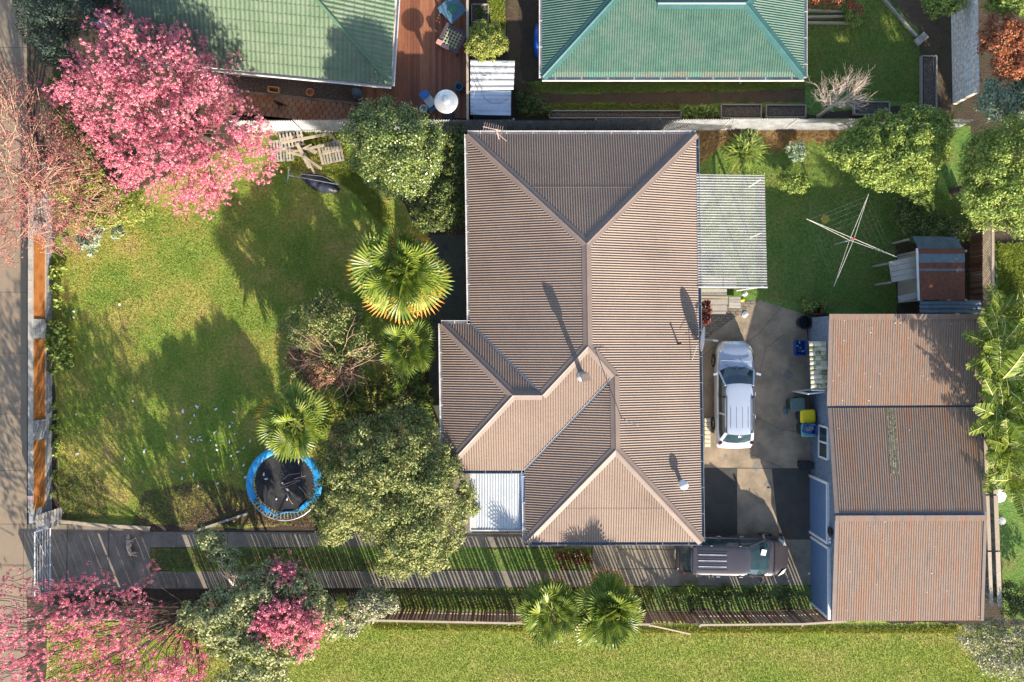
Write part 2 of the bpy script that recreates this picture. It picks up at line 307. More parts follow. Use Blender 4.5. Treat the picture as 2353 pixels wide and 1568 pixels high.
# concrete joints and cracks
jt = MB()
for (x0, y0, x1, y1) in ((1620, 1076, 1868, 1077), (1693, 1077, 1693, 1240), (1420, 1226, 1420, 1348), (1361, 1190, 1361, 1348), (1422, 1262, 1620, 1264), (1422, 1308, 1560, 1307), (155, 1208, 153, 1362), (250, 1210, 250, 1356), (98, 1210, 72, 1360)):
    a = P(x0, y0); b = P(x1, y1); jt.beam((a.x, a.y, .0135), (b.x, b.y, .0135), .025, .009)
for pts in (((1640, 960), (1690, 975), (1740, 960), (1790, 985), (1868, 1000)), ((1700, 800), (1745, 765), (1800, 700)), ((1745, 860), (1760, 800), (1800, 770)), ((1600, 830), (1650, 790)), ((1630, 905), (1660, 985)), ((1720, 1040), (1760, 1060), (1800, 1076))):
    for (a, b) in zip(pts[:-1], pts[1:]):
        a = P(*a); b = P(*b); jt.beam((a.x, a.y, .0125), (b.x, b.y, .0125), .018, .004)
tag(jt.build("concrete_joints", m_asph), kind='structure')
for s_, (nm, x0, x1, y0, y1) in enumerate((("upper", 345, 1360, 1222, 1258), ("lower", 345, 1360, 1312, 1352))):
    jt = MB()
    for k in range(9):
        x = x0 + 60 + k * 118; a = P(x, y0); b = P(x, y1); jt.beam((a.x, a.y, .0115), (b.x, b.y, .0115), .02, .005)
    tag(jt.build("drive_strip_joints", m_asph), kind='structure')
sheet("gravel_strip", [(480, 168), (560, 172), (905, 205), (905, 240), (700, 236), (480, 205)], .006, m_gravel)
sheet("garden_bed_soil", [(2112, 70), (2025, -20), (2190, -60), (2190, 262), (2122, 262)], .009, m_dirt)
sheet("bare_soil", [(2060, 560), (2230, 555), (2280, 722), (2060, 722)], .006, m_dirt)
sheet("side_path", [(990, 540), (1075, 540), (1075, 742), (1012, 742), (1012, 1010), (985, 960)], .0065, m_darkpath)
sheet("front_path", [(990, 1050), (1078, 1075), (1085, 1226), (1000, 1226)], .0075, m_conc2)
# scalloped paver path
pv = MB(); a0 = P(520, 222); a1 = P(830, 262)
dx = (a1 - a0); dx.z = 0; L = dx.length; dx.normalize(); dn = Vector((dx.y, -dx.x, 0))
m_pave = mat("terracotta_paver", [(.24, .11, .06), (.30, .16, .095), (.26, .18, .13)], scale=3, island=.7, lo=.1, hi=.9, rough=.8, fine=.2)
for row in range(6):
    for c in range(int(L / .30) + 1):
        p = a0 + dx * (c * .30 + (row % 2) * .15) + dn * (row * .21 - .25) ; 
        z = .05 - row * .006
        for rr, zz, mi in ((.152, z - .0025, 1), (.138, z, 0)):
            pv.add([(p.x + rr * math.cos(t), p.y + rr * math.sin(t), zz) for t in [2 * math.pi * k / 14 for k in range(14)]], [tuple(range(14))], mi)
tag(pv.build("paver_path", [m_pave, m_dirt]), kind='structure')
kb = MB()
for (x0, y0, x1, y1) in ((520, 208, 830, 240), (520, 262, 700, 280), (520, 262, 700, 280)):
    a = P(x0, y0); b = P(x1, y1); kb.beam((a.x, a.y, .03), (b.x, b.y, .03), .12, .065)
tag(kb.build("path_kerb", m_conc2), kind='structure')

for (sx_, sy_, sr_) in ((1742, 1022, 9), (1738, 1072, 12), (1764, 1112, 10), (1766, 1123, 6), (1812, 862, 16), (1792, 992, 9), (1668, 1050, 7), (1500, 1290, 12), (250, 1300, 10), (700, 1240, 9), (1010, 1330, 10)):
    pts_ = [(sx_ + sr_ * R.uniform(.5, 1.1) * math.cos(6.283 * k / 15), sy_ + sr_ * R.uniform(.6, 1.2) * math.sin(6.283 * k / 15)) for k in range(15)]
    pts_ = [((pts_[k - 1][0] + pts_[k][0] * 2 + pts_[(k + 1) % 15][0]) / 4, (pts_[k - 1][1] + pts_[k][1] * 2 + pts_[(k + 1) % 15][1]) / 4) for k in range(15)]
    sheet("oil_stain", pts_, .0155, m_stain)
# ------------------------------------------------------------------ corrugated surfaces
def corr_poly(mb, poly, zf, cdir, pitch, amp, mi=0, shear=0.0, n=8, kind='sine', lift=0.0):
    c = Vector((cdir[0], cdir[1])).normalized(); s = Vector((-c.y, c.x))
    pts = [(c.dot(Vector(p)), s.dot(Vector(p))) for p in poly]
    us = sorted(set([p[0] for p in pts])); u0, u1 = us[0], us[-1]
    st = pitch / n; k0 = math.floor(u0 / st) + 1; grid = [u0 + 1e-4] + [k * st for k in range(k0, int(u1 / st) + 1) if u0 < k * st < u1] + [u1 - 1e-4]
    def iv(u):
        xs = []
        m = len(pts)
        for i in range(m):
            (ua, va), (ub, vb) = pts[i], pts[(i + 1) % m]
            if (ua - u) * (ub - u) < 0: xs.append(va + (vb - va) * (u - ua) / (ub - ua))
        return (min(xs), max(xs)) if len(xs) >= 2 else None
    vs = []; fs = []; prev = None
    for u in grid:
        r = iv(u)
        if r is None: prev = None; continue
        ph = u / pitch * 2 * math.pi
        h = amp * math.sin(ph) if kind == 'sine' else amp * max(-1, min(1, 1.8 * math.sin(ph)))
        row = []
        nseg = 1
        for v in r:
            x = c.x * u + s.x * v; y = c.y * u + s.y * v
            vs.append((x - shear * y, y, zf(x, y) + h + lift)); row.append(len(vs) - 1)
        if prev: fs.append((prev[0], row[0], row[1], prev[1]))
        prev = row
    mb.add(vs, fs, mi)
def corr_quad(mb, p00, p10, p11, p01, pitch, amp, nrm=(0, 0, 1), mi=0, n=8, kind='sine', rows=1):
    p00, p10, p11, p01 = map(Vector, (p00, p10, p11, p01)); nr = Vector(nrm).normalized()
    L = ((p10 - p00).length + (p11 - p01).length) / 2; k = max(2, int(L / pitch * n)); vs = []; fs = []
    for i in range(k + 1):
        t = i / k; ph = t * L / pitch * 2 * math.pi
        h = amp * math.sin(ph) if kind == 'sine' else amp * max(-1, min(1, 2.2 * math.sin(ph)))
        for j in range(rows + 1):
            a = p00.lerp(p10, t); b = p01.lerp(p11, t); vs.append(a.lerp(b, j / rows) + nr * h)
    w_ = rows + 1
    for i in range(k):
        for j in range(rows): fs.append((i * w_ + j, (i + 1) * w_ + j, (i + 1) * w_ + j + 1, i * w_ + j + 1))
    mb.add(vs, fs, mi)

# ------------------------------------------------------------------ main house
ZE = 2.70; T = .29; TS = T / 1.09; kz = (H - ZE) / F; SH = .0145
xl, xr, xw, xb = -1.827, 8.207, -3.085, .474
yt, yb, ym, ys = 9.096, -8.83, -5.69, .764
pN = lambda x, y: ZE + T * (yt - y); pL = lambda x, y: ZE + T * (x - xl); pR = lambda x, y: ZE + T * (xr - x)
pS1 = lambda x, y: ZE + TS * (y - ym); pS2 = lambda x, y: ZE + TS * (y - yb)
pLW = lambda x, y: ZE + T * (x - xw); pNW = lambda x, y: ZE + T * (ys - y); pWL = lambda x, y: ZE + T * (x - xb)
hw = (xr - xl) / 2; cx = (xr + xl) / 2; h2 = (xr - xb) / 2; cx2 = (xr + xb) / 2
A = (cx, yt - hw); B = (cx, ym + hw * 1.09); D = (cx2, yb + h2 * 1.09); C = (cx2, ym + h2 * 1.09)
yr = (ys + .917431 * ym) / 1.917431; rise = ys - yr; E = (xl + rise, yr); G = (xw + rise, yr)
house = thing("house", "long brown corrugated iron hip roofed house in the middle of the lot with silver flue", "house", (cx, 0, 0))
PITCH = .108; AMP = .019
for nm, poly, zf, cd in (
    ("roof", [(xl, yt), (xr, yt), A], pN, (1, 0)), ("roof", [(xl, yt), A, B, E, (xl, ys)], pL, (0, 1)),
    ("roof", [(xr, yt), (xr, yb), D, C, B, A], pR, (0, 1)), ("roof", [B, C, (xb, ym), (xw, ym), G, E], pS1, (1, 0)),
    ("roof", [(xl, ys), (xw, ys), G, E], pNW, (1, 0)), ("roof", [(xw, ys), (xw, ym), G], pLW, (0, 1)),
    ("roof", [C, D, (xb, yb), (xb, ym)], pWL, (0, 1)), ("roof", [D, (xr, yb), (xb, yb)], pS2, (1, 0))):
    mb = MB(); corr_poly(mb, poly, zf, cd, PITCH, AMP, shear=SH); mb.build("roof_slope", m_roof, house, smooth=True)
def shp(p, z): return Vector((p[0] - SH * p[1], p[1], z))
def cap(mb, p, q, fa, fb, wd=.2, up=.045, valley=False):
    p = Vector(p); q = Vector(q); d = (q - p).normalized(); n = Vector((-d.y, d.x))
    f = (lambda x, y: max(fa(x, y), fb(x, y))) if valley else (lambda x, y: min(fa(x, y), fb(x, y)))
    vs = []
    for c in (p, q):
        for off, dz in ((-wd, .022), (-wd * .25, up), (0, up + .028), (wd * .25, up), (wd, .022)):
            x = c.x + n.x * off; y = c.y + n.y * off; vs.append(shp((x, y), f(x, y) + dz))
    mb.add(vs, [(i, i + 1, 6 + i, 5 + i) for i in range(4)])
caps = ((A, B, pL, pR), (A, (xl, yt), pN, pL), (A, (xr, yt), pN, pR), (B, E, pL, pS1), (B, C, pR, pS1), (E, G, pNW, pS1),
        (G, (xw, ys), pNW, pLW), (G, (xw, ym), pLW, pS1), (C, D, pWL, pR), (D, (xb, yb), pWL, pS2), (D, (xr, yb), pR, pS2))
for p, q, fa, fb in caps:
    mb = MB(); cap(mb, p, q, fa, fb); mb.build("ridge_cap", m_cap, house)
for p, q, fa, fb in ((E, (xl, ys), pL, pNW), (C, (xb, ym), pS1, pWL)):
    mb = MB(); cap(mb, p, q, fa, fb, .05, .01, True); mb.build("valley_tray", m_gutd, house)
foot = [(xl, yt), (xr, yt), (xr, yb), (xb, yb), (xb, ym), (xw, ym), (xw, ys), (xl, ys)]
def gutter(mb, a, b, side, z=ZE, wd=.13, mi=0):
    a = Vector(a); b = Vector(b); d = (b - a).normalized(); n = Vector((d.y, -d.x)) * side
    A3 = Vector((a.x, a.y, z - .06)); B3 = Vector((b.x, b.y, z - .06)); N3 = Vector((n.x, n.y, 0))
    mb.beam(A3 + N3 * wd, B3 + N3 * wd, .022, .12); mb.beam(A3 + N3 * wd * .5 - Vector((0, 0, .05)), B3 + N3 * wd * .5 - Vector((0, 0, .05)), wd, .012)
    L = (B3 - A3).length
    for k in range(int(L / 1.15) + 1):
        c = A3 + (B3 - A3) * ((k + .5) * 1.15 / L) if (k + .5) * 1.15 < L else A3
        mb.beam(c + Vector((0, 0, .07)), c + N3 * (wd + .02) + Vector((0, 0, .07)), .03, .008)
def fs_(p): return (p[0] - SH * p[1], p[1])
for i, (a, b, m_) in enumerate(zip(foot, foot[1:] + foot[:1], (m_gut, m_gutd, m_gutd, m_gut, m_gutd, m_gut, m_gut, m_gut))):
    mb = MB(); gutter(mb, fs_(a), fs_(b), -1); mb.build("gutter", m_, house)
def inset(poly, d):
    out = []; n = len(poly)
    for i in range(n):
        p0, p1, p2 = Vector(poly[i - 1]), Vector(poly[i]), Vector(poly[(i + 1) % n])
        e1 = (p1 - p0).normalized(); e2 = (p2 - p1).normalized()
        n1 = Vector((e1.y, -e1.x)); n2 = Vector((e2.y, -e2.x)); k = (n1 + n2) / (1 + n1.dot(n2)); out.append(tuple(p1 + k * d))
    return out
fw = [fs_(p) for p in inset(foot, .5)]
MB().prism(fw, 0, ZE - .09).build("wall", m_wall, house)
MB().prism([fs_(p) for p in inset(foot, .012)], ZE - .088, ZE - .06).build("soffit", m_white, house)
for (x, y, ax) in ((7.6, 5.5, 'y'), (7.6, -1.0, 'y'), (7.8, -6.3, 'y'), (-1.45, 5.5, 'y'), (3.6, -8.28, 'x')):
    wx = [p for p in (0,)]
    d = (.05, 1.5, 1.1) if ax == 'y' else (1.5, .05, 1.1)
    xx = (fw[1][0] - 0.0 if x > 5 else fw[0][0]) if ax == 'y' else x
    xx = xx + (.11 if x > 5 and ax == 'y' else 0) if ax == 'y' else xx
    f = MB().box((xx, y, 1.6), d).build("window", m_white, house)
    MB().box((xx, y, 1.6), (d[0] + .02 if ax == 'y' else d[0] - .12, d[1] - .12 if ax == 'y' else d[1] + .02, d[2] - .12)).build("pane", m_glass, f)
mb = MB(); y_ = (784 - 432) * (H - 3.3) / F; hx_ = yt - y_; mb.beam((xl + hx_ + .12 - SH * y_, y_, pN(0, y_) + .012), (xr - hx_ - .12 - SH * y_, y_, pN(0, y_) + .012), .02, .012); mb.build("sheet_lap", m_cap, house)
mb = MB(); y_ = yb + 1.55; hx_ = 1.55 / 1.09 + .15; mb.beam((xb + hx_ - SH * y_, y_, pS2(0, y_) + .012), (xr - hx_ - SH * y_, y_, pS2(0, y_) + .012), .014, .010); mb.build("sheet_lap", m_roof, house)
# white porch roof in the re-entrant corner
pr = [P(1095, 1086, 2.62), P(1203, 1086, 2.62), P(1203, 1217, 2.45), P(1095, 1217, 2.45)]
mb = MB(); corr_quad(mb, pr[3], pr[2], pr[1], pr[0], .12, .016); mb.build("porch_roof", mat("pale_blue_grey_iron", [(.32, .345, .365), (.40, .42, .43)], scale=1.5, rough=.5, fine=.12), house, smooth=True)
mb = MB(); q = [P(1081, 1086, 2.60), P(1095, 1086, 2.60), P(1095, 1217, 2.46), P(1081, 1219, 2.46)]; mb.add(q, [(0, 3, 2, 1)]); mb.beam(q[3], P(1204, 1219, 2.44), .06, .08); mb.beam(q[0], q[3], .05, .1)
mb.build("porch_flashing", m_zincw, house)
mb = MB(); mb.beam(P(1200, 1086, 2.66), P(1200, 1217, 2.49), .16, .06); mb.build("porch_box_gutter", m_bluedoor, house)
for x, y in ((1084, 1210), (1196, 1210)): mb = MB(); p = P(x, y, 2.4); mb.beam((p.x, p.y, 0), p, .09, .09); mb.build("porch_post", m_white, house)
# flue with cowl
f0 = P(1338, 864, 3.95)
z0 = pS1(f0.x, f0.y)
mb = MB(); mb.lathe((f0.x, f0.y, z0 - .05), [(.26, 0), (.22, .1), (.11, .2), (.10, .3)], 18); fl = mb.build("flue", m_zinc, house, smooth=True)
mb = MB(); mb.lathe((f0.x, f0.y, z0), [(.10, .2), (.10, 1.15), (.12, 1.16), (.12, 1.2), (.02, 1.22)], 14); mb.build("flue_pipe", m_zinc, fl, smooth=True)
mb = MB(); mb.box((f0.x + .02, f0.y - .0, z0 + 1.4), (.34, .30, .34), .2); mb.build("flue_cowl", m_cap, fl)
# white ball vent
v0 = P(1567, 1112, 3.1); z0 = pR(v0.x, v0.y)
mb = MB(); mb.lathe((v0.x, v0.y, z0 - .06), [(.2, 0), (.14, .1), (.09, .14), (.09, .5), (.18, .52), (.2, .6), (.17, .72), (.08, .79), (.01, .8)], 18); mb.build("roof_vent", m_white, house, smooth=True)
v0 = P(1559, 790, 3.1); z0 = pR(v0.x, v0.y)
mb = MB(); mb.lathe((v0.x, v0.y, z0 - .04), [(.09, 0), (.04, .06), (.035, .5), (.05, .51), (.05, .55), (.01, .56)], 10); mb.build("vent_pipe", m_blk, house)
# thin mast aerial on the lower ridge
p = shp((cx2 + .25, C[1] - 1.75), 0); z0 = pR(cx2 + .3, p.y)
m0 = Vector((p.x, p.y, z0))
mb = MB(); mb.tube([m0, m0 + Vector((0, 0, 1.7))], .018, 6); mb.beam(m0 + Vector((-.1, .05, 1.68)), m0 + Vector((.5, -.22, 1.68)), .02, .02); mb.beam(m0 + Vector((.1, .1, 1.66)), m0 + Vector((0, -.15, 1.66)), .015, .015)
mb.beam(m0 + Vector((.3, 0, 1.66)), m0 + Vector((.22, -.2, 1.66)), .015, .015)
o = mb.build("roof_aerial", m_gutd); tag(o, "thin dark mast aerial standing on the lower ridge of the brown roof", "antenna")
# yagi TV aerial at the far corner
m0 = P(1146, 304, 3.6); mb = MB(); b0 = Vector((m0.x, yt - .25, ZE + .1))
mb.tube([b0, b0 + Vector((-.1, .02, 1.5))], .02, 6); t0 = b0 + Vector((-.1, .02, 1.45)); d = Vector((-.55, .12, 0))
mb.beam(t0 - d * .5, t0 + d, .025, .025)
for k in range(9):
    c = t0 - d * .45 + d * (k * .17); mb.beam(c + Vector((-.05, -.2, 0)), c + Vector((.05, .2, 0)), .012, .012)
mb.beam(b0 + Vector((.35, -.1, -.02)), b0 + Vector((-.06, 0, .9)), .015, .015)
tag(mb.build("tv_aerial", mat("red_grey_metal", [(.35, .17, .14), (.5, .45, .42)], scale=6, rough=.5)), "small red and grey yagi television aerial at the top left corner of the brown roof", "antenna")
# satellite dish
dc = P(1611, 779, 3.35)
dish = thing("satellite_dish", "white satellite dish with side arm on the right eave of the brown roof", "satellite dish", (dc.x, dc.y, 0))
vs = []; fs = []; nr_, na = 6, 24
ax = Vector((1, -.12, .12)).normalized(); uu = ax.cross(Vector((0, 0, 1))).normalized(); vv = uu.cross(ax)
for i in range(nr_ + 1):
    r = .55 * i / nr_
    for j in range(na):
        t = 2 * math.pi * j / na; vs.append(dc + uu * r * math.cos(t) + vv * r * math.sin(t) + ax * (.28 * r * r))
for i in range(nr_):
    for j in range(na): fs.append((i * na + j, i * na + (j + 1) % na, (i + 1) * na + (j + 1) % na, (i + 1) * na + j))
fs += []
b_ = MB().add(vs, fs); n_ = len(vs); b_.add([v - ax * .02 for v in vs], [f[::-1] for f in fs])
b_.build("reflector", m_white, dish, smooth=True)
mb = MB(); mb.beam(dc - vv * .4, dc + ax * .62, .03, .03); mb.beam(dc + ax * .5, dc + ax * .72, .08, .08); mb.build("receiver_arm", m_gutd, dish)
mb = MB(); mp_ = Vector((xr - .25 - SH * dc.y, dc.y + .02, ZE + .12))
mb.beam(mp_, dc - ax * .03, .045, .045); mb.beam(mp_ + Vector((-.6, .3, .2)), dc - ax * .05, .02, .02); mb.beam(mp_ + Vector((-.1, -1.0, .02)), dc - ax * .05, .025, .025)
mb.build("mount", m_gutd, dish)
# ------------------------------------------------------------------ clear patio cover
pc = thing("patio_cover", "clear corrugated plastic patio cover on white posts beside the brown roof", "patio cover", tuple(P(1680, 530)))
q = [P(1600, 401, 2.72), P(1757, 403, 2.05), P(1763, 660, 2.05), P(1604, 659, 2.72)]
mb = MB(); corr_quad(mb, q[3], q[0], q[1], q[2], .118, .022, rows=1, n=10); mb.build("clear_roof_sheet", m_clear, pc, smooth=True)
for t in (.06, .37, .68, .97):
    a = q[0].lerp(q[1], t); b = q[3].lerp(q[2], t); mb = MB(); mb.beam(a - Vector((0, 0, .09)), b - Vector((0, 0, .09)), .05, .1); mb.build("rafter", m_timbg, pc)
for t in (0.02, .5, .98):
    a = q[1].lerp(q[2], t) + Vector((-.1, 0, -.15)); mb = MB(); mb.beam((a.x, a.y, 0), a, .09, .09); mb.build("post", m_white, pc)
mb = MB(); mb.beam(q[3] + Vector((0, -.02, .03)), q[2] + Vector((0, -.02, .03)), .06, .03); mb.build("edge_flashing", m_zincw, pc)
mb = MB(); a = P(1690, 665, 2.1); mb.beam(P(1692, 669, 1.6), q[2] + Vector((-.3, 0, -.12)), .05, .05); mb.build("brace", m_white, pc)
# timber landing and steps below the cover
st = thing("timber_steps", "grey timber landing and steps below the clear patio cover", "steps", tuple(P(1655, 690)))
mb = MB()
for i in range(5):
    y = 640 + i * 9.5; mb.beam(P(1600, y, .55), P(1692 if i < 3 else 1670, y, .55), .16, .03)
mb.build("landing", m_timbg, st)
for i, (y, z, x1) in enumerate(((691, .42, 1672), (697, .42, 1672), (705, .26, 1670), (711, .26, 1670), (719, .12, 1668))):
    mb = MB(); mb.beam(P(1606, y, z), P(x1, y, z), .12, .035); mb.build("step", m_timbg, st)
mb = MB()
for i in range(4): y = 685 + i * 6.6; mb.beam(P(1675, y, .3), P(1702, y + 1, .3), .12, .03)
mb.build("side_platform", m_timbg, st)
mb = MB(); mb.beam(P(1602, 683, .56), P(1672, 684, .56), .1, .05); mb.build("edge_board", m_timb, st)

# ------------------------------------------------------------------ teal roof house
Z2 = 2.8; k2 = (H - Z2) / F; T2 = .324
ax0, ax1, ay0 = 69.5 * k2, 671.5 * k2, 606 * k2
run = 2.84; ryt = ay0 + run
th = thing("house", "teal green corrugated iron hip roofed house at the top right", "house", (7, 16, 0))
gS = lambda x, y: Z2 + T2 * (y - ay0); gW = lambda x, y: Z2 + T2 * (x - ax0); gE = lambda x, y: Z2 + T2 * (ax1 - x); gN = lambda x, y: Z2 + T2 * run - T2 * (y - ryt)
half = 4.4
rj = (ax1 - run, ryt); apx = (ax0 + half, ay0 + half); ln = P(1511, 6, 3.7).x
far = ay0 + 2 * half
SHT = .004
def cp(poly, zf, cd, m_, nm="roof_slope", prnt=None, pitch=PITCH, amp=AMP, sh=0.0):
    mb = MB(); corr_poly(mb, poly, zf, cd, pitch, amp, shear=sh); return mb.build(nm, m_, prnt, smooth=True)
l2 = ln - (half - run)
cp([(ax0, ay0), (ax1, ay0), rj, (ln, ryt), (l2, ay0 + half), apx], gS, (1, 0), m_teal, prnt=th)
cp([(ax0, ay0), apx, (ax0 + half, far - half), (ax0, far)], gW, (0, 1), m_teal, prnt=th)
cp([(ax1, ay0), (ax1, ryt + run), rj], gE, (0, 1), m_teal, prnt=th)
cp([rj, (ax1, ryt + run), (ln, ryt + run), (ln, ryt)], gN, (1, 0), m_teal, prnt=th)
mb = MB(); corr_poly(mb, [(ax0 + .35, ay0 + .015), (ax1 - .35, ay0 + .015), (ax1 - .6, ay0 + .22), (ax0 + .6, ay0 + .22)], gS, (1, 0), PITCH, AMP, lift=.004); mb.build('rusted_edge', mat('rusted_teal_edge', [(.075, .18, .135), (.12, .15, .11), (.17, .12, .085)], scale=1.2, lo=.35, hi=.7, rough=.7), th, smooth=True)
SH0 = SH; SH = 0.0
for p, q_, fa, fb in ((apx, (ax0, ay0), gS, gW), (rj, (ax1, ay0), gS, gE), ((ln, ryt), rj, gS, gN), (rj, (ax1, ryt + run), gE, gN)):
    mb = MB(); cap(mb, p, q_, fa, fb, .22); mb.build("ridge_cap", m_tealcap, th)
for a, b in (((ax0, ay0), (ax1, ay0)), ((ax1, ay0), (ax1, far)), ((ax0, far), (ax0, ay0))):
    mb = MB(); gutter(mb, a, b, 1, Z2); mb.build("gutter", m_gut, th)
wy = P(0, 189, 0).y
MB().prism([(ax0 + .45, wy), (ax1 - .45, wy), (ax1 - .45, far), (ax0 + .45, far)], 0, Z2 - .12).build("wall", m_wall, th)
MB().prism([(ax0 + .02, ay0 + .02), (ax1 - .02, ay0 + .02), (ax1 - .02, far), (ax0 + .02, far)], Z2 - .11, Z2 - .08).build("soffit", m_white, th)
mb = MB(); a = P(1755, 180, 2.6); mb.tube([(a.x, ay0 - .05, Z2 - .1), (a.x - .25, ay0 + .55, Z2 - .5), (a.x - .3, wy - .06, 2.0), (a.x - .3, wy - .06, 0)], .04, 8); mb.build("downpipe", m_white, th)
SH = SH0
# ------------------------------------------------------------------ green tiled house
gh = thing("house", "pale green metal tile hip roofed house at the top left under the pink blossom", "house", (-13, 15, 0))
ZG = 2.7; c0 = P(899, 196, ZG); c1 = P(295, 138, ZG); c2 = P(913, -20, ZG)
eS = (c1 - c0).normalized(); nS = Vector((eS.y, -eS.x, 0)); nS = nS if nS.y > 0 else -nS
eE = (c2 - c0).normalized(); nE = Vector((-eE.y, eE.x, 0)); nE = nE if nE.x < 0 else -nE
TG = .42
fS = lambda x, y: ZG + TG * ((Vector((x, y, 0)) - Vector((c0.x, c0.y, 0))).dot(nS)); fE = lambda x, y: ZG + TG * .92 * ((Vector((x, y, 0)) - Vector((c0.x, c0.y, 0))).dot(nE))
hipd = P(762, 0, 4.4); hip = Vector((hipd.x, hipd.y)); cc = Vector((c0.x, c0.y)); hip2 = cc + (hip - cc) * 1.25
# exact hip direction where both planes agree
bis = (nS * 1.0 + nE * (1 / .92)); 
def solve_hip(d):
    # point with distance dS=d and dE=d/.92
    a = nS.x; b = nS.y; c = nE.x; e = nE.y; r1 = d; r2 = d / .92; det = a * e - b * c
    return (c0.x + (r1 * e - b * r2) / det, c0.y + (a * r2 - r1 * c) / det)
hp = solve_hip(5.2)
wl = (c1.x, c1.y); wtop = (c1.x + nS.x * 5.2, c1.y + nS.y * 5.2)
def tile_plane(poly, zf, cd, prnt):
    mb = MB(); corr_poly(mb, poly, zf, cd, .2, .014, kind='trap', n=8); o = mb.build("roof_slope", m_gtile, prnt, smooth=False)
tile_plane([(c0.x, c0.y), wl, wtop, hp], fS, (eS.x, eS.y), gh)
tile_plane([(c0.x, c0.y), hp, (c2.x + nE.x * 5.65, c2.y + nE.y * 5.65 + 2), (c2.x, c2.y + 2)], fE, (eE.x, eE.y), gh)
# tile courses: small raised laps running along the slope contours
mb = MB()
for k in range(1, 14):
    d = k * .38; h_ = solve_hip(d); a = Vector((c1.x + nS.x * d, c1.y + nS.y * d, 0)); b = Vector((h_[0], h_[1], 0))
    a.z = fS(a.x, a.y) + .022; b.z = fS(b.x, b.y) + .022; mb.beam(a - Vector((0, 0, .008)), b - Vector((0, 0, .008)), .014, .012)
    d2 = d / .92; b2 = Vector((c2.x + nE.x * d2, c2.y + nE.y * d2 + 1, 0)); b2.z = fE(b2.x, b2.y) + .022; mb.beam(b - Vector((0, 0, .008)), b2 - Vector((0, 0, .008)), .014, .012)
mb.build("tile_laps", m_gtile, gh)
mb = MB(); a = Vector((c0.x, c0.y, ZG + .05)); b = Vector((hp[0], hp[1], fS(*hp) + .05)); mb.tube([a, b], .07, 8); mb.build("ridge_cap", m_gcap, gh)
for a, b in ((c1, c0), (c0, c2)):
    mb = MB(); d = (b - a).normalized(); n_ = Vector((d.y, -d.x, 0)); mb.beam(a + n_ * .12 - Vector((0, 0, .05)), b + n_ * .12 - Vector((0, 0, .05)), .03, .12); mb.beam(a + n_ * .06 - Vector((0, 0, .1)), b + n_ * .06 - Vector((0, 0, .1)), .12, .012); mb.build("gutter", m_gut, gh)
wp = [c0 + nS * .75 + nE * .4, c1 + nS * .75, c1 + nS * 8, c2 + nE * .3 + nS * 6]
MB().prism([(p.x, p.y) for p in wp], 0, ZG - .12).build("wall", m_wall, gh)
bw = [P(520, 160, 1.8), P(545, 162, 1.8), P(615, 172, 1.8), P(665, 178, 1.8)]
mb = MB(); mb.prism([tuple(P(520, 172)[:2]), tuple(P(617, 182)[:2]), tuple(P(617, 165)[:2]), tuple(P(520, 155)[:2])], 0, 1.5); mb.build("brick_base", brickmat("orange_brick", (.5, .26, .14), (.56, .33, .19), (.4, .36, .3), 1, .23, .08), gh)
mb = MB(); mb.prism([tuple(P(620, 184)[:2]), tuple(P(664, 188)[:2]), tuple(P(668, 176)[:2]), tuple(P(620, 168)[:2])], 1.0, 1.15); mb.build("porch_slab", m_white, gh)

# ------------------------------------------------------------------ garage
gr = thing("garage", "blue block garage with three brown corrugated roof sections at the right of the driveway", "garage", tuple(P(2070, 1080)))
secs = (((1905, 724, 2.74), (2262, 724, 2.74), (2252, 931, 2.5), (1900, 933, 2.5)),
        ((1902, 938, 2.5), (2250, 936, 2.5), (2266, 1177, 3.3), (1918, 1179, 3.3)),
        ((1919, 1187, 3.34), (2267, 1186, 3.34), (2259, 1426, 3.0), (1911, 1428, 3.0)))
for s_ in secs:
    q = [P(*p) for p in s_]; mb = MB(); corr_quad(mb, q[3], q[2], q[1], q[0], .104, .0155); mb.build("roof_section", m_roofg, gr, smooth=True)
    mb = MB(); mb.beam(q[0] + Vector((.08, 0, .02)), q[3] + Vector((.08, 0, .02)), .18, .03); mb.build("barge_flashing", m_cap, gr)
    mb = MB(); mb.beam(q[1] - Vector((.06, 0, -.02)), q[2] - Vector((.06, 0, -.02)), .14, .03); mb.build("barge_flashing", m_cap, gr)
for i in (0, 2):
    q = [P(*p) for p in secs[i]]; mb = MB(); mb.beam(q[0] + Vector((0, -.08, .026)), q[1] + Vector((0, -.08, .026)), .24, .03); mb.build("ridge_flashing", m_roofg, gr)
q1 = [P(*p) for p in secs[0]]; q2 = [P(*p) for p in secs[1]]
mb = MB(); mb.beam((q1[3] + q2[0]) / 2 - Vector((0, 0, .1)), (q1[2] + q2[1]) / 2 - Vector((0, 0, .1)), .14, .06); mb.build("gutter", m_gutd, gr)
q3 = [P(*p) for p in secs[2]]
mb = MB(); mb.beam((q2[3] + q3[0]) / 2 - Vector((0, 0, .07)), (q2[2] + q3[1]) / 2 - Vector((0, 0, .07)), .20, .05); mb.build("gutter", m_gutd, gr)
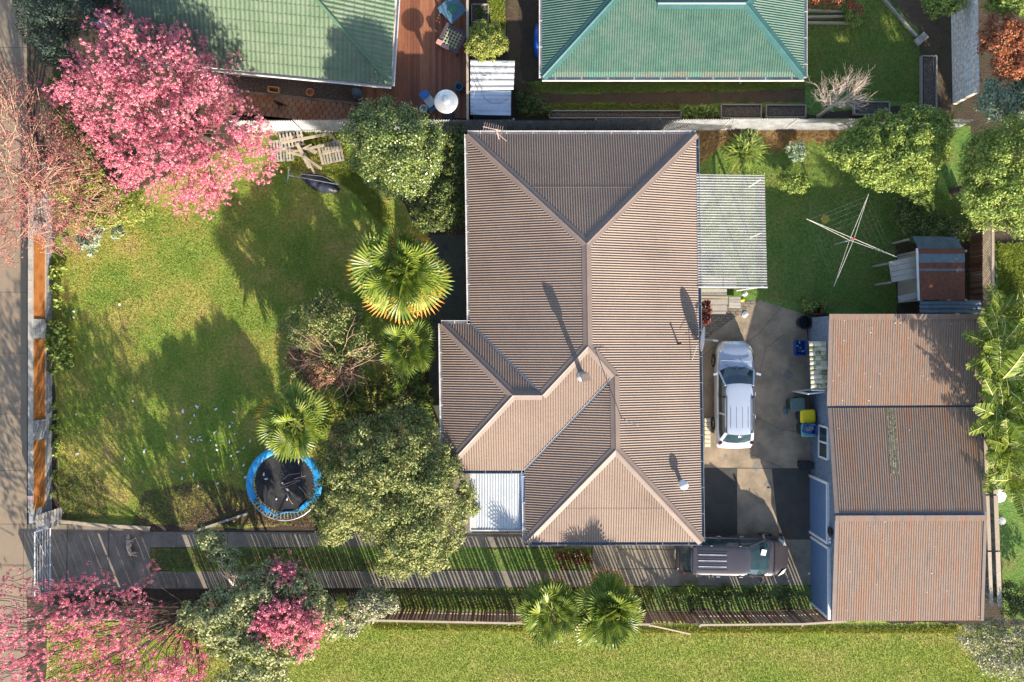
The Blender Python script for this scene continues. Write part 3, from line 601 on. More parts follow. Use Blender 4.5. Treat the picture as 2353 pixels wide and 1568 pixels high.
# mossy strip on the middle section
a = q2[0].lerp(q2[1], .385); b = q2[0].lerp(q2[1], .44); c_ = q2[3].lerp(q2[2], .385); d_ = q2[3].lerp(q2[2], .44)
m_moss = mat("mossy_sheet", [(.05, .06, .03), (.16, .16, .09), (.34, .33, .24)], scale=12, stretch=(1, .5, 1), lo=.35, hi=.65, rough=.9, bump=1)
mb = MB(); up = Vector((0, 0, .012)); corr_quad(mb, a + up, b + up, b.lerp(d_, .655) + up, a.lerp(c_, .655) + up, .104, .0155); mb.build("mossy_strip", m_moss, gr)
m_lime = mat("bird_lime", [(.6, .58, .52), (.75, .73, .68)], scale=5, rough=.9)
mb = MB()
for k in range(46):
    q = [P(*p) for p in secs[R.choice((0, 0, 1, 2, 2))]]; u, v = R.random() * .96 + .02, R.random() * .96 + .02; c = q[0].lerp(q[1], u).lerp(q[3].lerp(q[2], u), v); r = R.uniform(.008, .02)
    mb.add([(c.x + r * math.cos(t), c.y + r * 1.4 * math.sin(t), c.z + .016) for t in [1.047 * j for j in range(6)]], [tuple(range(6))])
mb.build("bird_lime_spots", m_lime, gr)['kind'] = 'stuff'
# walls
wq = [P(1856, 729), P(1868, 1398)]
X0 = wq[0].x + .03
z1 = [q1[0], q1[3], q2[0], q2[3], q3[0], q3[3]]
yN, yS = q1[0].y - .04, q3[3].y + .1
mb = MB()
ys_ = [yN, (q1[3].y + q2[0].y) / 2, (q2[3].y + q3[0].y) / 2, yS]; zs = [2.64, 2.36, 3.12, 2.88]; xs = [wq[0].x, wq[0].x + .08, wq[1].x - .08, wq[1].x]
for i in range(3):
    L0 = (xs[i], ys_[i]); L1 = (xs[i + 1], ys_[i + 1]); XR = q1[1].x - .15
    mb.add([(L0[0], L0[1], 0), (L1[0], L1[1], 0), (XR, L1[1], 0), (XR, L0[1], 0), (L0[0], L0[1], zs[i]), (L1[0], L1[1], zs[i + 1]), (XR, L1[1], zs[i + 1]), (XR, L0[1], zs[i])],
           [(0, 1, 5, 4), (1, 2, 6, 5), (2, 3, 7, 6), (3, 0, 4, 7), (4, 5, 6, 7)])
m_blueblock = brickmat("blue_block_wall", (.13, .17, .235), (.15, .195, .27), (.10, .13, .18), 1, .4, .2, .012, axis='YZ', bump=.3)
mb.build("wall", m_blueblock, gr)
def xw_(yp):
    t = (yp - 729) / (1398 - 729); return wq[0].x + (wq[1].x - wq[0].x) * t
# two roller doors with white frames
for (ya, yb_) in ((1093, 1222), (1234, 1385)):
    Ya = P(0, ya).y; Yb = P(0, yb_).y; X = xw_((ya + yb_) / 2) - .04
    dr = MB().box((X, (Ya + Yb) / 2, 1.0), (.05, abs(Ya - Yb) - .12, 2.0)).build("garage_door", m_bluedoor, gr)
    mb = MB(); mb.box((X - .01, Ya, 1.05), (.12, .11, 2.1)); mb.box((X - .01, Yb, 1.05), (.12, .11, 2.1)); mb.box((X - .012, (Ya + Yb) / 2, 2.08), (.12, abs(Ya - Yb) + .1, .1)); mb.build("door_frame", m_white, dr)
# window with two panes
Ya = P(0, 980, 1.6).y; Yb = P(0, 1052, 1.6).y; X = xw_(1015) - .03
wf = MB(); Zm = 1.75
for z in (1.2, 2.2): wf.box((X, (Ya + Yb) / 2, z), (.09, abs(Ya - Yb), .09))
for yv in (Ya, (Ya + Yb) / 2, Yb): wf.box((X - .002, yv, 1.7), (.09, .08, 1.0))
wfo = wf.build("window", m_white, gr)
for c in (.25, .75): MB().box((X + .0, Ya + (Yb - Ya) * c, 1.7), (.03, abs(Ya - Yb) * .42, .9)).build("pane", m_glass, wfo)
# awning of concrete tiles over the side door, open white door leaf
aw = MB()
m_mosstile = mat("mossy_concrete_tile", [(.10, .11, .05), (.36, .34, .22), (.52, .48, .36)], scale=7, lo=.3, hi=.6, rough=.9, bump=.6, island=.3)
for i in range(10):
    y = 791 + i * 10.7
    for j in range(3):
        x = 1859 + j * 13 + i * .45; z = 2.02 + j * .07; a = P(x, y, z); b = P(x + 12.6, y, z + .05)
        n_ = 7; vs = []; wd_ = .105
        for e_, pp in enumerate((a, b)):
            for k in range(n_): t = math.pi * k / (n_ - 1); vs.append((pp.x, pp.y + wd_ * math.cos(t), pp.z + .05 * math.sin(t)))
        aw.add(vs, [(k, k + 1, n_ + k + 1, n_ + k) for k in range(n_ - 1)] + [tuple(range(n_)), tuple(range(n_, 2 * n_))[::-1]])
awo = aw.build("tiled_awning", m_mosstile, gr)
mb = MB(); mb.beam(P(1858, 786, 1.98), P(1898, 786, 2.12), .05, .05); mb.build("awning_frame", m_white, awo); mb = MB(); mb.beam(P(1864, 897, 1.98), P(1897, 897, 2.12), .05, .06); mb.build("awning_frame", m_white, awo)
dl = MB(); hx = xw_(893); Yd = P(0, 895).y; dl.box((hx - .42, Yd - .05, 1.0), (.8, .045, 2.0), .12); dlo = dl.build("side_door", m_white, gr)
MB().box((hx - .42, Yd - .05, 1.3), (.5, .06, .9), .12).build("door_glass", m_glass, dlo)
mb = MB(); p = P(1905, 1200, 2.45); mb.lathe((0, 0, 0), [(.03, 0), (.2, .0), (.22, .05), (.15, .08)], 16); o = MB(); 
for v in mb.v: pass
rg = MB(); X = xw_(1200) - .05
rg.add([(X - v[2], P(0, 1194).y * 1.0 + v[1], 2.35 + v[0]) for v in mb.v], mb.f); rg.build("round_vent", m_blk, gr)
mb = MB(); 
for yv in (1238, 1246): pp = P(1900, yv, 2.3); mb.lathe((xw_(1240) - .06, pp.y, 2.3), [(.02, -.05), (.05, -.03), (.06, .02), (.02, .06)], 8)
mb.build("flood_light", m_white, gr)
# ------------------------------------------------------------------ vegetation builders
RN = np.random.default_rng(11)
def in_poly(px, py, poly):
    c = np.zeros(len(px), bool); n = len(poly)
    for i in range(n):
        x0, y0 = poly[i]; x1, y1 = poly[(i + 1) % n]
        if y0 == y1: continue
        k = ((y0 > py) != (y1 > py)) & (px < (x1 - x0) * (py - y0) / (y1 - y0) + x0); c ^= k
    return c
def edge_dist(px, py, poly):
    d = np.full(len(px), 1e9); n = len(poly)
    for i in range(n):
        x0, y0 = poly[i]; x1, y1 = poly[(i + 1) % n]; dx, dy = x1 - x0, y1 - y0; L = dx * dx + dy * dy + 1e-9
        t = np.clip(((px - x0) * dx + (py - y0) * dy) / L, 0, 1); d = np.minimum(d, np.hypot(px - x0 - t * dx, py - y0 - t * dy))
    return d
def sample(poly, n):
    a = np.array(poly, float); x0, y0 = a.min(0); x1, y1 = a.max(0); X = []; Y = []; m = 0
    while m < n:
        x = RN.uniform(x0, x1, n * 2 + 10); y = RN.uniform(y0, y1, n * 2 + 10); k = in_poly(x, y, poly); X.append(x[k]); Y.append(y[k]); m += k.sum()
    return np.concatenate(X)[:n], np.concatenate(Y)[:n]
def PW(x, y, z):
    k = (H - z) / F; return np.stack([(x - 1176.5) * k, (784.0 - y) * k, z + 0 * x], 1)
def nrmz(a): return a / np.maximum(1e-9, np.linalg.norm(a, axis=1, keepdims=True))
def leafquads(c, n, L, W):
    """diamond leaves at centres c with normals n"""
    m = len(c); r = RN.normal(size=(m, 3)); t = nrmz(np.cross(n, r)); b = np.cross(n, t)
    s = RN.uniform(.7, 1.3, (m, 1)); V = np.empty((m, 4, 3))
    V[:, 0] = c - t * L * .5 * s; V[:, 1] = c + b * W * .5 * s + n * W * .12; V[:, 2] = c + t * L * .5 * s - n * L * .08; V[:, 3] = c - b * W * .5 * s + n * W * .12
    return V.reshape(-1, 3), np.arange(m * 4).reshape(m, 4)
def lobes(poly, zlo, zhi, n, r, soft, low=.25):
    x, y = sample(poly, n * 6); d = edge_dist(x, y, poly); px = r * F / (H - zhi)
    keep = []; 
    for i in np.argsort(RN.uniform(0, .5, len(x)) - (d > px * .55).astype(float)):
        if d[i] < px * .45: continue
        if all((x[i] - x[j]) ** 2 + (y[i] - y[j]) ** 2 > (px * .75) ** 2 for j in keep): keep.append(i)
        if len(keep) >= n: break
    keep = np.array(keep); x, y, d = x[keep], y[keep], d[keep]
    t = np.minimum(1, (d - px * .3) / soft); t = np.clip(t, 0, 1)
    z = zlo + (zhi - zlo) * np.sqrt(1 - (1 - t) ** 2) + RN.normal(0, .18, len(x)) * (zhi - zlo) * .4
    z = np.clip(z, max(.2, zlo * .7), zhi + .4)
    return PW(x, y, z)
def foliage(name, cent, r, nleaf, L, W, m, parent, sub=.35, up=.3, flat=.8, minz=.05):
    n = len(cent); i = RN.integers(0, n, nleaf); rad = r * RN.uniform(.8, 1.2, n)
    # sub clumps on every lobe
    K = 16; sd = nrmz(RN.normal(size=(n, K, 3)).reshape(-1, 3)).reshape(n, K, 3); sd[..., 2] = np.abs(sd[..., 2]) * .9 - .25
    k = RN.integers(0, K, nleaf); d = sd[i, k]
    sc = cent[i] + d * (rad[i] * .78)[:, None] * np.array([1, 1, flat])
    off = RN.normal(size=(nleaf, 3)); off = nrmz(off) * (RN.uniform(0, 1, (nleaf, 1)) ** .5) * (sub * r * 1.25)
    p = sc + off; nn = nrmz(nrmz(off) * .7 + d * .5 + np.array([0, 0, up]) + RN.normal(size=(nleaf, 3)) * .45)
    p[:, 2] = np.maximum(p[:, 2], minz)
    V, Fq = leafquads(p, nn, L, W); return fast(name, V, Fq, m, parent)
def limbs(name, base, tops, r0, m, parent, frac=.35, n=5, wig=.25):
    mb = MB(); base = Vector(base); fork = base + Vector((0, 0, 0))
    for t in tops:
        t = Vector(t); h = base.z + (t.z - base.z) * frac; f = Vector((base.x + (t.x - base.x) * .12, base.y + (t.y - base.y) * .12, h))
        m1 = f.lerp(t, .5) + Vector((R.uniform(-wig, wig), R.uniform(-wig, wig), R.uniform(0, wig)))
        rr = r0 * R.uniform(.35, .5); mb.tube([Vector((base.x, base.y, h * .6)), f, m1, t], [rr, rr * .8, rr * .45, rr * .12], n, cap=False)
    return mb.build(name, m, parent)
def trunk(base, top, r, m, parent):
    mb = MB(); b = Vector(base); t = Vector(top); k = b.lerp(t, .5) + Vector((R.uniform(-.1, .1), R.uniform(-.1, .1), 0))
    mb.tube([b - Vector((0, 0, .1)), b + Vector((0, 0, .15)), k, t], [r * 1.35, r, r * .8, r * .55], 9); return mb.build("trunk", m, parent, smooth=True)
def tree(name, label, cat, base_px, poly, zlo, zhi, nl, r, soft, nleaf, L, W, m, bark=None, tr=.14, group=None, sub=.35, extra=None, up=.3, nlimb=14):
    b = P(base_px[0], base_px[1], 0); o = thing(name, label, cat, tuple(b), group); bark = bark or m_bark
    c = lobes(poly, zlo, zhi, nl, r, soft)
    foliage("crown", c, r, nleaf, L, W, m, o, sub=sub, up=up)
    top = (b.x + (c[:, 0].mean() - b.x) * .3, b.y + (c[:, 1].mean() - b.y) * .3, max(.3, zlo * .8))
    if zlo > .5: trunk(b, top, tr, bark, o)
    tops = [tuple(c[j] - np.array([0, 0, r * .3])) for j in RN.permutation(len(c))[:nlimb]]
    limbs("branches", (b.x, b.y, 0.0), tops, tr, bark, o, frac=.45 if zlo > 1 else .15)
    if extra: extra(o, c)
    return o
def twigs(mb, p, d, L, r, depth, spread=.5, n=3, up=.05, k=3, seg=3):
    """recursive branching twigs"""
    pts = [p]; rs = [r]; dd = d.copy()
    for s_ in range(seg):
        dd = (dd + Vector((R.gauss(0, .12), R.gauss(0, .12), R.gauss(up, .10)))).normalized(); pts.append(pts[-1] + dd * (L / seg)); rs.append(r * (1 - .5 * (s_ + 1) / seg))
    mb.tube(pts, rs, k, cap=False); ends = [pts[-1]]
    if depth > 0:
        for i in range(n):
            a = pts[-1] if i < 2 else pts[R.randint(1, seg - 1)]; nd = (dd + Vector((R.gauss(0, spread), R.gauss(0, spread), R.gauss(.08, spread * .5)))).normalized()
            ends += twigs(mb, a, nd, L * R.uniform(.6, .85), rs[-1], depth - 1, spread, n, up, k, seg)
    return ends
def blossom_tree(name, label, base_px, poly, zlo, zhi, npuff, pr, npet, size, m, soft, tr=.14, ntw=220, group=None, dens=None, bark=None, cluster=.5):
    b = P(base_px[0], base_px[1], 0); o = thing(name, label, "tree", tuple(b), group)
    # twig tips over the crown, blossoms strung along the outer part of each twig
    x, y = sample(poly, ntw); d = edge_dist(x, y, poly); t = np.clip(d / soft, 0, 1)
    z = zlo + (zhi - zlo) * np.sqrt(1 - (1 - t) ** 2) * RN.uniform(.55, 1.05, ntw); T_ = PW(x, y, z)
    b3 = np.array([b.x, b.y, 0.0]); org = T_ + (b3 + np.array([0, 0, zlo * .7]) - T_) * RN.uniform(.10, .34, (ntw, 1)) + RN.normal(size=(ntw, 3)) * np.array([.35, .35, .2])
    mb = MB(); nn = []
    for i in range(ntw):
        a = Vector(org[i]); e = Vector(T_[i]); mid = a.lerp(e, .5) + Vector((R.gauss(0, .15), R.gauss(0, .15), R.uniform(0, .35)))
        mb.tube([a, mid, e], [.018, .012, .005], 3, cap=False)
    mb.build("twigs", bark or m_bark, o)
    c = PW(*[v for v in (x, y, z)])
    idx = RN.permutation(ntw)[:44]; limbs("branches", (b.x, b.y, 0), [tuple(org[j]) for j in idx], tr * .62, bark or m_bark, o, frac=.4, wig=.4)
    trunk(b, (b.x, b.y, zlo * .6 + .4), tr, bark or m_bark, o)
    i = RN.integers(0, ntw, npuff); u = RN.uniform(cluster, 1.03, (npuff, 1)); pc_ = org[i] + (T_[i] - org[i]) * u + np.stack([0 * u[:, 0], 0 * u[:, 0], .18 * 4 * (u[:, 0] * (1 - u[:, 0]))], 1) + RN.normal(size=(npuff, 3)) * .13
    j = RN.integers(0, npuff, npet); off = nrmz(RN.normal(size=(npet, 3))) * (RN.uniform(.3, 1, (npet, 1)) * pr)
    p = pc_[j] + off; n_ = nrmz(nrmz(off) + RN.normal(size=(npet, 3)) * .5 + np.array([0, 0, .25]))
    V, Fq = leafquads(p, n_, size, size * .8); fast("blossom", V, Fq, m, o); return o
def fan_mesh(name, rad, nb, petiole, m_main, m_tip, tipf, droop):
    """fan palm frond along +X from the origin, returns mesh"""
    V = []; Fc = []; mi = []
    def add(vs, fs, k): 
        b = len(V); V.extend(vs); [Fc.append(tuple(b + q for q in f)) for f in fs]; mi.extend([k] * len(fs))
    c = Vector((petiole, 0, -.12 * petiole)); wp = .018
    add([(0, -wp, 0), (0, wp, 0), (c.x * .5, wp, .04), (c.x * .5, -wp, .04), (c.x, wp * .6, c.z), (c.x, -wp * .6, c.z)], [(0, 1, 2, 3), (3, 2, 4, 5)], 0)
    for i in range(nb):
        a = math.radians(-128 + 256 * i / (nb - 1)) + R.gauss(0, .012); L = rad * (1 - .16 * abs(a) / 2.3) * R.uniform(.93, 1.04)
        ca, sa = math.cos(a), math.sin(a); wd = rad * 0.048
        def pt(r, off, dz): 
            z = c.z + dz - droop * (r / rad) ** 2 * rad; return (c.x + ca * r - sa * off, sa * r + ca * off, z)
        f = .025
        tf = tipf * R.uniform(.7, 1.3); s = L * (1 - tf); r1 = L * .45
        add([pt(0.03, 0, 0), pt(r1, wd, f * .5), pt(r1, 0, -f * .6), pt(r1, -wd, f * .5), pt(s, wd * .75, f * .3), pt(s, 0, -f * .4), pt(s, -wd * .75, f * .3)], [(0, 2, 1), (0, 3, 2), (1, 2, 5, 4), (2, 3, 6, 5)], 0)
        add([pt(s, wd * .75, f * .3), pt(s, -wd * .75, f * .3), pt(L, 0, -.02 * R.random())], [(0, 1, 2)], 1)
    me = bpy.data.meshes.new(name); me.from_pydata(V, [], Fc); me.materials.append(m_main); me.materials.append(m_tip); me.polygons.foreach_set("material_index", mi); me.update(); return me
FAN = {}; l_deadf = leaf('dead_frond_brown', [(.16, .09, .04), (.28, .18, .09), (.36, .26, .14)], trans=.15)
def fan_palm(label, base_px, z, crown_px, nfr, rad, pet, old=.4, seed=1, group=None, green=None, tr=.13, elo=-45):
    """crown at crown_px seen at height z"""
    rr = random.Random(seed); b = P(*base_px, 0); c = P(crown_px[0], crown_px[1], z); o = thing("palm_tree", label, "palm tree", tuple(b), group)
    mb = MB(); mb.tube([b - Vector((0, 0, .1)), b.lerp(c, .5) + Vector((.05, 0, 0)), c], [tr * 1.3, tr, tr * 1.1], 12); mb.build("trunk", m_palmtrunk, o, smooth=True)
    key = (round(rad, 2), round(pet, 2), green is None)
    if key not in FAN:
        g1 = green or l_palm
        FAN[key] = ([fan_mesh('dead_frond', rad * .9, 22, pet * .9, l_deadf, l_deadf, .2, .6)], [fan_mesh("young_frond", rad, 26, pet, g1, g1, .2, .12), fan_mesh("young_frond", rad * .9, 24, pet * .8, g1, g1, .2, .2)],
                    [fan_mesh("old_frond", rad, 26, pet, l_palmlime if green is None else g1, l_palmtip, .32, .35), fan_mesh("old_frond", rad * .95, 24, pet * 1.05, g1, l_palmtip, .15, .28)])
    dg_, yg, og = FAN[key]; off = Vector(b)
    for i in range(nfr):
        t = (i + .5) / nfr; el = math.radians(75 + (elo - 75) * t ** .8 + rr.gauss(0, 13)); az = i * 2.399963 + rr.gauss(0, .35)
        ml = og if t > 1 - old else yg; me = ml[rr.randint(0, 1)]
        if t > .93 and old > .05: me = dg_[0]; el = math.radians(rr.uniform(-75, -40))
        f = bpy.data.objects.new("frond", me); COL.objects.link(f); f.parent = o; ORI[f.name] = off
        f.location = c - off + Vector((0, 0, .12 * (1 - t))); f.rotation_euler = Euler((rr.gauss(0, .6), -el, az), 'XYZ'); s = rr.uniform(.85, 1.18) * (.75 + .25 * min(1, t * 3)); f.scale = (s, s, s)
    return o
def banana_mesh(L, wd, droop, nst=24, torn=.5):
    V = []; Fc = []; mi = []
    def cen(t): x = L * t; return Vector((x * (1 - .12 * t * droop), 0, L * (.35 * t - .55 * droop * t * t)))
    for i in range(9):
        t = i / 8; p = cen(t); r = .028 * (1 - .8 * t) 
        V += [(p.x, -r, p.z + .012), (p.x, r, p.z + .012)]
    for i in range(8): Fc.append((2 * i, 2 * i + 1, 2 * i + 3, 2 * i + 2)); mi.append(1)
    for s in (-1, 1):
        for i in range(nst):
            t0 = .13 + .85 * i / nst; t1 = .13 + .85 * (i + 1) / nst - .006; w0 = wd * math.sin(math.pi * min(1, (t0 * .9 + .1)) ** .9) ** .6
            a = cen(t0); b = cen(t1); sw = R.uniform(.25, .55); dz = -w0 * R.uniform(.05, .55); sk = R.uniform(0, .05) * torn
            e0 = Vector((a.x + w0 * sw, s * w0, a.z + dz)); e1 = Vector((b.x + w0 * sw - sk, s * w0 * .97, b.z + dz - .01))
            n = len(V); V += [tuple(a), tuple(b), tuple(e1), tuple(e0)]; Fc.append((n, n + 1, n + 2, n + 3)); mi.append(0)
    me = bpy.data.meshes.new("banana_leaf"); me.from_pydata([tuple(v) for v in V], [], Fc); me.materials.append(l_ban); me.materials.append(l_rib); me.polygons.foreach_set("material_index", mi); me.update(); return me
BM = [banana_mesh(2.1, .34, .55), banana_mesh(1.8, .32, .8), banana_mesh(2.3, .33, .3), banana_mesh(1.5, .28, .6)]
def banana(label, base_px, z, crown_px, n, seed, group, sc=1.0, arc=(0, 360)):
    rr = random.Random(seed); b = P(*base_px, 0); c = P(*crown_px, z); o = thing("banana_plant", label, "banana plant", tuple(b), group)
    mb = MB(); mb.tube([b, b.lerp(c, .6), c + Vector((0, 0, .1))], [.16, .12, .05], 9); mb.build("stem", l_ban, o, smooth=True)
    for i in range(n):
        f = bpy.data.objects.new("leaf", BM[rr.randint(0, 3)]); COL.objects.link(f); f.parent = o; ORI[f.name] = Vector(b)
        az = math.radians(arc[0] + (arc[1] - arc[0]) * (i + rr.uniform(.2, .8)) / n); f.location = c - b + Vector((0, 0, rr.uniform(-.25, .1)))
        f.rotation_euler = Euler((rr.gauss(0, .3), -math.radians(rr.uniform(5, 50)), az), 'XYZ'); s = sc * rr.uniform(.8, 1.1); f.scale = (s, s, s)
    return o
def strap_plant(name, label, px, z, n, L, W, m, cat="plant", group=None, el=(15, 80)):
    b = P(*px, 0); o = MB(); 
    for i in range(n):
        az = R.uniform(0, 2 * math.pi); e = math.radians(R.uniform(*el)); l = L * R.uniform(.6, 1.1); d = Vector((math.cos(az) * math.cos(e), math.sin(az) * math.cos(e), math.sin(e)))
        p0 = b + Vector((R.gauss(0, L * .16), R.gauss(0, L * .16), z)); s = Vector((-math.sin(az), math.cos(az), 0)) * W / 2
        p1 = p0 + d * l * .5; p2 = p0 + d * l - Vector((0, 0, l * .28)) + Vector((d.x, d.y, 0)) * l * .12
        o.add([p0 - s * .5, p0 + s * .5, p1 + s, p1 - s, p2], [(0, 1, 2, 3), (3, 2, 4)])
    ob = o.build(name, m); return tag(ob, label, cat, group)
def bush(name, label, cat, poly, zlo, zhi, nl, r, nleaf, L, W, m, soft=25, group=None, sub=.4, kind=None):
    c = lobes(poly, zlo, zhi, nl, r, soft); o = foliage(name, c, r, nleaf, L, W, m, None, sub=sub); return tag(o, label, cat, group, kind)
def blades(name, poly, n, h, wd, m, z=.0, z0=.005):
    x, y = sample(poly, n); c = PW(x, y, np.zeros(n)); c[:, 2] = z0
    a = RN.uniform(0, 2 * np.pi, n); s = np.stack([np.cos(a), np.sin(a), 0 * a], 1) * wd / 2 * RN.uniform(.6, 1.4, (n, 1)); ln = RN.normal(0, .55, (n, 3)); ln[:, 2] = 1
    t = c + ln * h * RN.uniform(.5, 1.3, (n, 1)); V = np.stack([c - s, c + s, t], 1).reshape(-1, 3)
    o = fast(name, V, np.arange(n * 3).reshape(n, 3), m); return tag(o, kind='stuff')

# ------------------------------------------------------------------ trees
blossom_tree("cherry_tree", "large spreading pink blossom tree at the top left over the green roof corner and lawn", (478, 322),
    [(170, 70), (215, 5), (262, -8), (300, 14), (345, 50), (400, 40), (470, 62), (478, 128), (525, 150), (548, 215), (600, 250), (648, 300), (650, 360), (618, 432), (560, 450), (505, 482), (470, 504), (400, 508), (350, 475), (320, 445), (280, 470), (235, 400), (195, 335), (150, 270), (105, 225), (88, 180), (135, 145), (150, 100)],
    2.6, 6.6, 7000, .085, 125000, .052, l_pink, 100, tr=.2, ntw=640, cluster=.05)
blossom_tree("cherry_tree", "nearly bare tree with faded dull pink blossom over the footpath at the left edge", (120, 440),
    [(-120, 130), (20, 110), (90, 190), (160, 270), (215, 330), (270, 430), (300, 480), (230, 560), (150, 600), (90, 570), (40, 600), (-120, 640)],
    2.4, 6.0, 5200, .07, 26000, .05, l_pinkdull, 110, tr=.18, ntw=900, bark=m_barkred, cluster=.15)
blossom_tree("cherry_tree", "pink blossom tree at the bottom left corner over the driveway gate and footpath", (470, 1380),
    [(-60, 1345), (0, 1325), (35, 1318), (80, 1345), (110, 1305), (180, 1300), (215, 1268), (240, 1320), (290, 1330), (330, 1290), (360, 1285), (350, 1350), (335, 1400), (345, 1430), (410, 1460), (485, 1500), (495, 1570), (480, 1700), (0, 1700), (-100, 1500)],
    2.4, 6.4, 3600, .085, 66000, .056, l_pink, 120, tr=.2, ntw=480, cluster=.3)
tree("grey_green_tree", "pale grey-green leafy tree at the bottom left growing between the two pink blossom trees", "tree", (600, 1380),
    [(395, 1400), (440, 1372), (520, 1330), (590, 1290), (700, 1300), (740, 1350), (770, 1395), (805, 1420), (790, 1445), (745, 1480), (705, 1530), (665, 1560), (600, 1640), (480, 1640), (490, 1520), (430, 1470)],
    2.0, 4.6, 60, .55, 60, 30000, .13, .07, l_grey, tr=.16)
blossom_tree("cherry_tree", "bright pink blossom boughs showing through the grey-green tree beside the park lawn", (640, 1350),
    [(590, 1410), (640, 1370), (700, 1380), (730, 1405), (775, 1415), (765, 1440), (735, 1490), (700, 1512), (640, 1490), (585, 1450)],
    4.4, 5.4, 750, .095, 14000, .06, l_pink, 40, ntw=110, cluster=.45, tr=.1)
blossom_tree("cherry_tree", "small tuft of dark pink blossom above the lower drive strip", (640, 1290),
    [(620, 1300), (650, 1285), (680, 1300), (685, 1335), (650, 1350), (622, 1345)], 3.8, 4.8, 180, .1, 2600, .075, l_pink, 25, ntw=40, cluster=.4, tr=.06)
tree("small_tree", "small leafy tree with a curved bare pale trunk over the upper drive strip", "tree", (560, 1330),
    [(440, 1232), (470, 1215), (500, 1222), (515, 1245), (545, 1265), (565, 1295), (540, 1325), (515, 1310), (490, 1285), (460, 1262)], 2.4, 4.0, 14, .38, 25, 5000, .11, .06, l_grey, bark=m_barkpale, tr=.09)
bush("flowering_shrub", "shrub with whitish pink blossom at the left end of the paling fence", "shrub", [(790, 1385), (830, 1350), (890, 1352), (908, 1385), (895, 1410), (835, 1432), (810, 1460), (770, 1460)], 1.0, 2.4, 20, .4, 9000, .09, .06, l_white)
bush("conifer_shrub", "narrow yellow-green conifer beside the whitish blossoming shrub", "shrub", [(770, 1365), (800, 1362), (806, 1400), (786, 1420), (768, 1400)], .9, 2.4, 6, .28, 2500, .08, .04, l_yel)
tree("bushy_tree", "big bushy olive green tree standing beside the white porch roof", "tree", (905, 1105),
    [(765, 985), (815, 955), (870, 952), (905, 935), (950, 932), (990, 965), (1030, 1015), (1062, 1060), (1100, 1150), (1088, 1200), (1060, 1232), (1042, 1298), (1000, 1312), (930, 1342), (872, 1315), (850, 1285), (858, 1250), (800, 1222), (762, 1262), (728, 1240), (718, 1170), (735, 1100), (728, 1045)],
    1.1, 4.1, 125, .50, 80, 66000, .12, .055, l_olive, tr=.2, sub=.42)
tree("round_tree", "dense round tree with small glossy leaves beside the timber pile and corrugated fence", "tree", (930, 395),
    [(800, 255), (850, 225), (900, 220), (940, 240), (990, 268), (1028, 280), (1015, 350), (1002, 400), (972, 440), (930, 468), (890, 472), (868, 440), (838, 420), (808, 380), (792, 320)],
    2.0, 5.4, 70, .48, 75, 38000, .085, .05, l_gloss, tr=.16, sub=.5)
def redtwigs(o, c):
    mb = MB(); b = P(775, 830, 2.5)
    for k in range(24):
        a = R.uniform(0, 6.28); d = Vector((math.cos(a), math.sin(a), R.uniform(.35, 1.4))).normalized(); twigs(mb, Vector(b), d, R.uniform(.8, 1.5), .026, 2, .35, 2, .02)
    mb.build("bare_twigs", m_barkred, o)
tree("twiggy_shrub", "dark leafy shrub full of bare reddish twigs between the two lawn palms", "shrub", (775, 830),
    [(638, 720), (690, 672), (750, 662), (800, 680), (832, 720), (872, 780), (882, 830), (845, 855), (805, 892), (740, 905), (690, 882), (660, 840), (642, 780)],
    1.2, 2.9, 46, .36, 50, 15000, .09, .06, l_olive, tr=.08, extra=redtwigs, sub=.5)
l_redp = leaf("reddish_leaves", [(.2, .05, .04), (.34, .13, .09), (.4, .25, .14), (.22, .22, .07)], trans=.2)
bush("leafy_undergrowth", "patch of reddish pink leaves among the bare twigs of the dark shrub", "shrub", [(650, 800), (720, 800), (800, 820), (840, 850), (800, 890), (720, 895), (670, 860)], 1.6, 3.0, 26, .34, 7000, .085, .055, l_redp)
tree("leafy_tree", "bright green leafy tree at the right between the bare tree and the clothesline", "tree", (1990, 400),
    [(1898, 335), (1950, 298), (1990, 262), (2060, 258), (2110, 232), (2180, 258), (2192, 300), (2182, 350), (2150, 400), (2140, 440), (2120, 480), (2090, 450), (2060, 432), (2010, 442), (1970, 420), (1938, 390), (1898, 370)],
    1.4, 3.5, 95, .38, 60, 36000, .115, .055, l_bright, tr=.14, sub=.45)
tree("glossy_tree", "large glossy green tree at the right edge above the banana plants", "tree", (2190, 440),
    [(2240, 300), (2320, 270), (2420, 260), (2480, 400), (2440, 580), (2353, 560), (2300, 530), (2240, 518), (2208, 480), (2196, 410), (2215, 345)],
    2.2, 5.0, 110, .42, 80, 38000, .11, .055, l_bright, tr=.18, sub=.5)
bush("red_shrub", "orange-red leaved photinia shrub at the top right edge", "shrub", [(2268, 30), (2330, 38), (2400, 60), (2400, 180), (2310, 182), (2262, 150), (2252, 80)], 1.6, 3.2, 30, .42, 12000, .11, .055, l_red)
bush("green_shrub", "green leafy shrub below the orange-red photinia at the top right edge", "shrub", [(2250, 180), (2310, 178), (2400, 175), (2400, 290), (2300, 285), (2246, 270)], 1.2, 2.6, 26, .42, 8000, .12, .06, l_silver)
bush("green_shrub", "yellow-green shrub in the top right corner above the photinia", "shrub", [(2240, -40), (2400, -40), (2400, 45), (2320, 42), (2262, 28)], 1.2, 2.6, 20, .42, 8000, .11, .055, l_bright)
bush("round_bush", "round pale yellow-green bush behind the small striped iron shed", "shrub", [(1078, 60), (1120, 48), (1155, 70), (1162, 105), (1140, 135), (1090, 142), (1068, 110)], 1.3, 2.3, 22, .32, 9500, .08, .05, l_yel, soft=30)
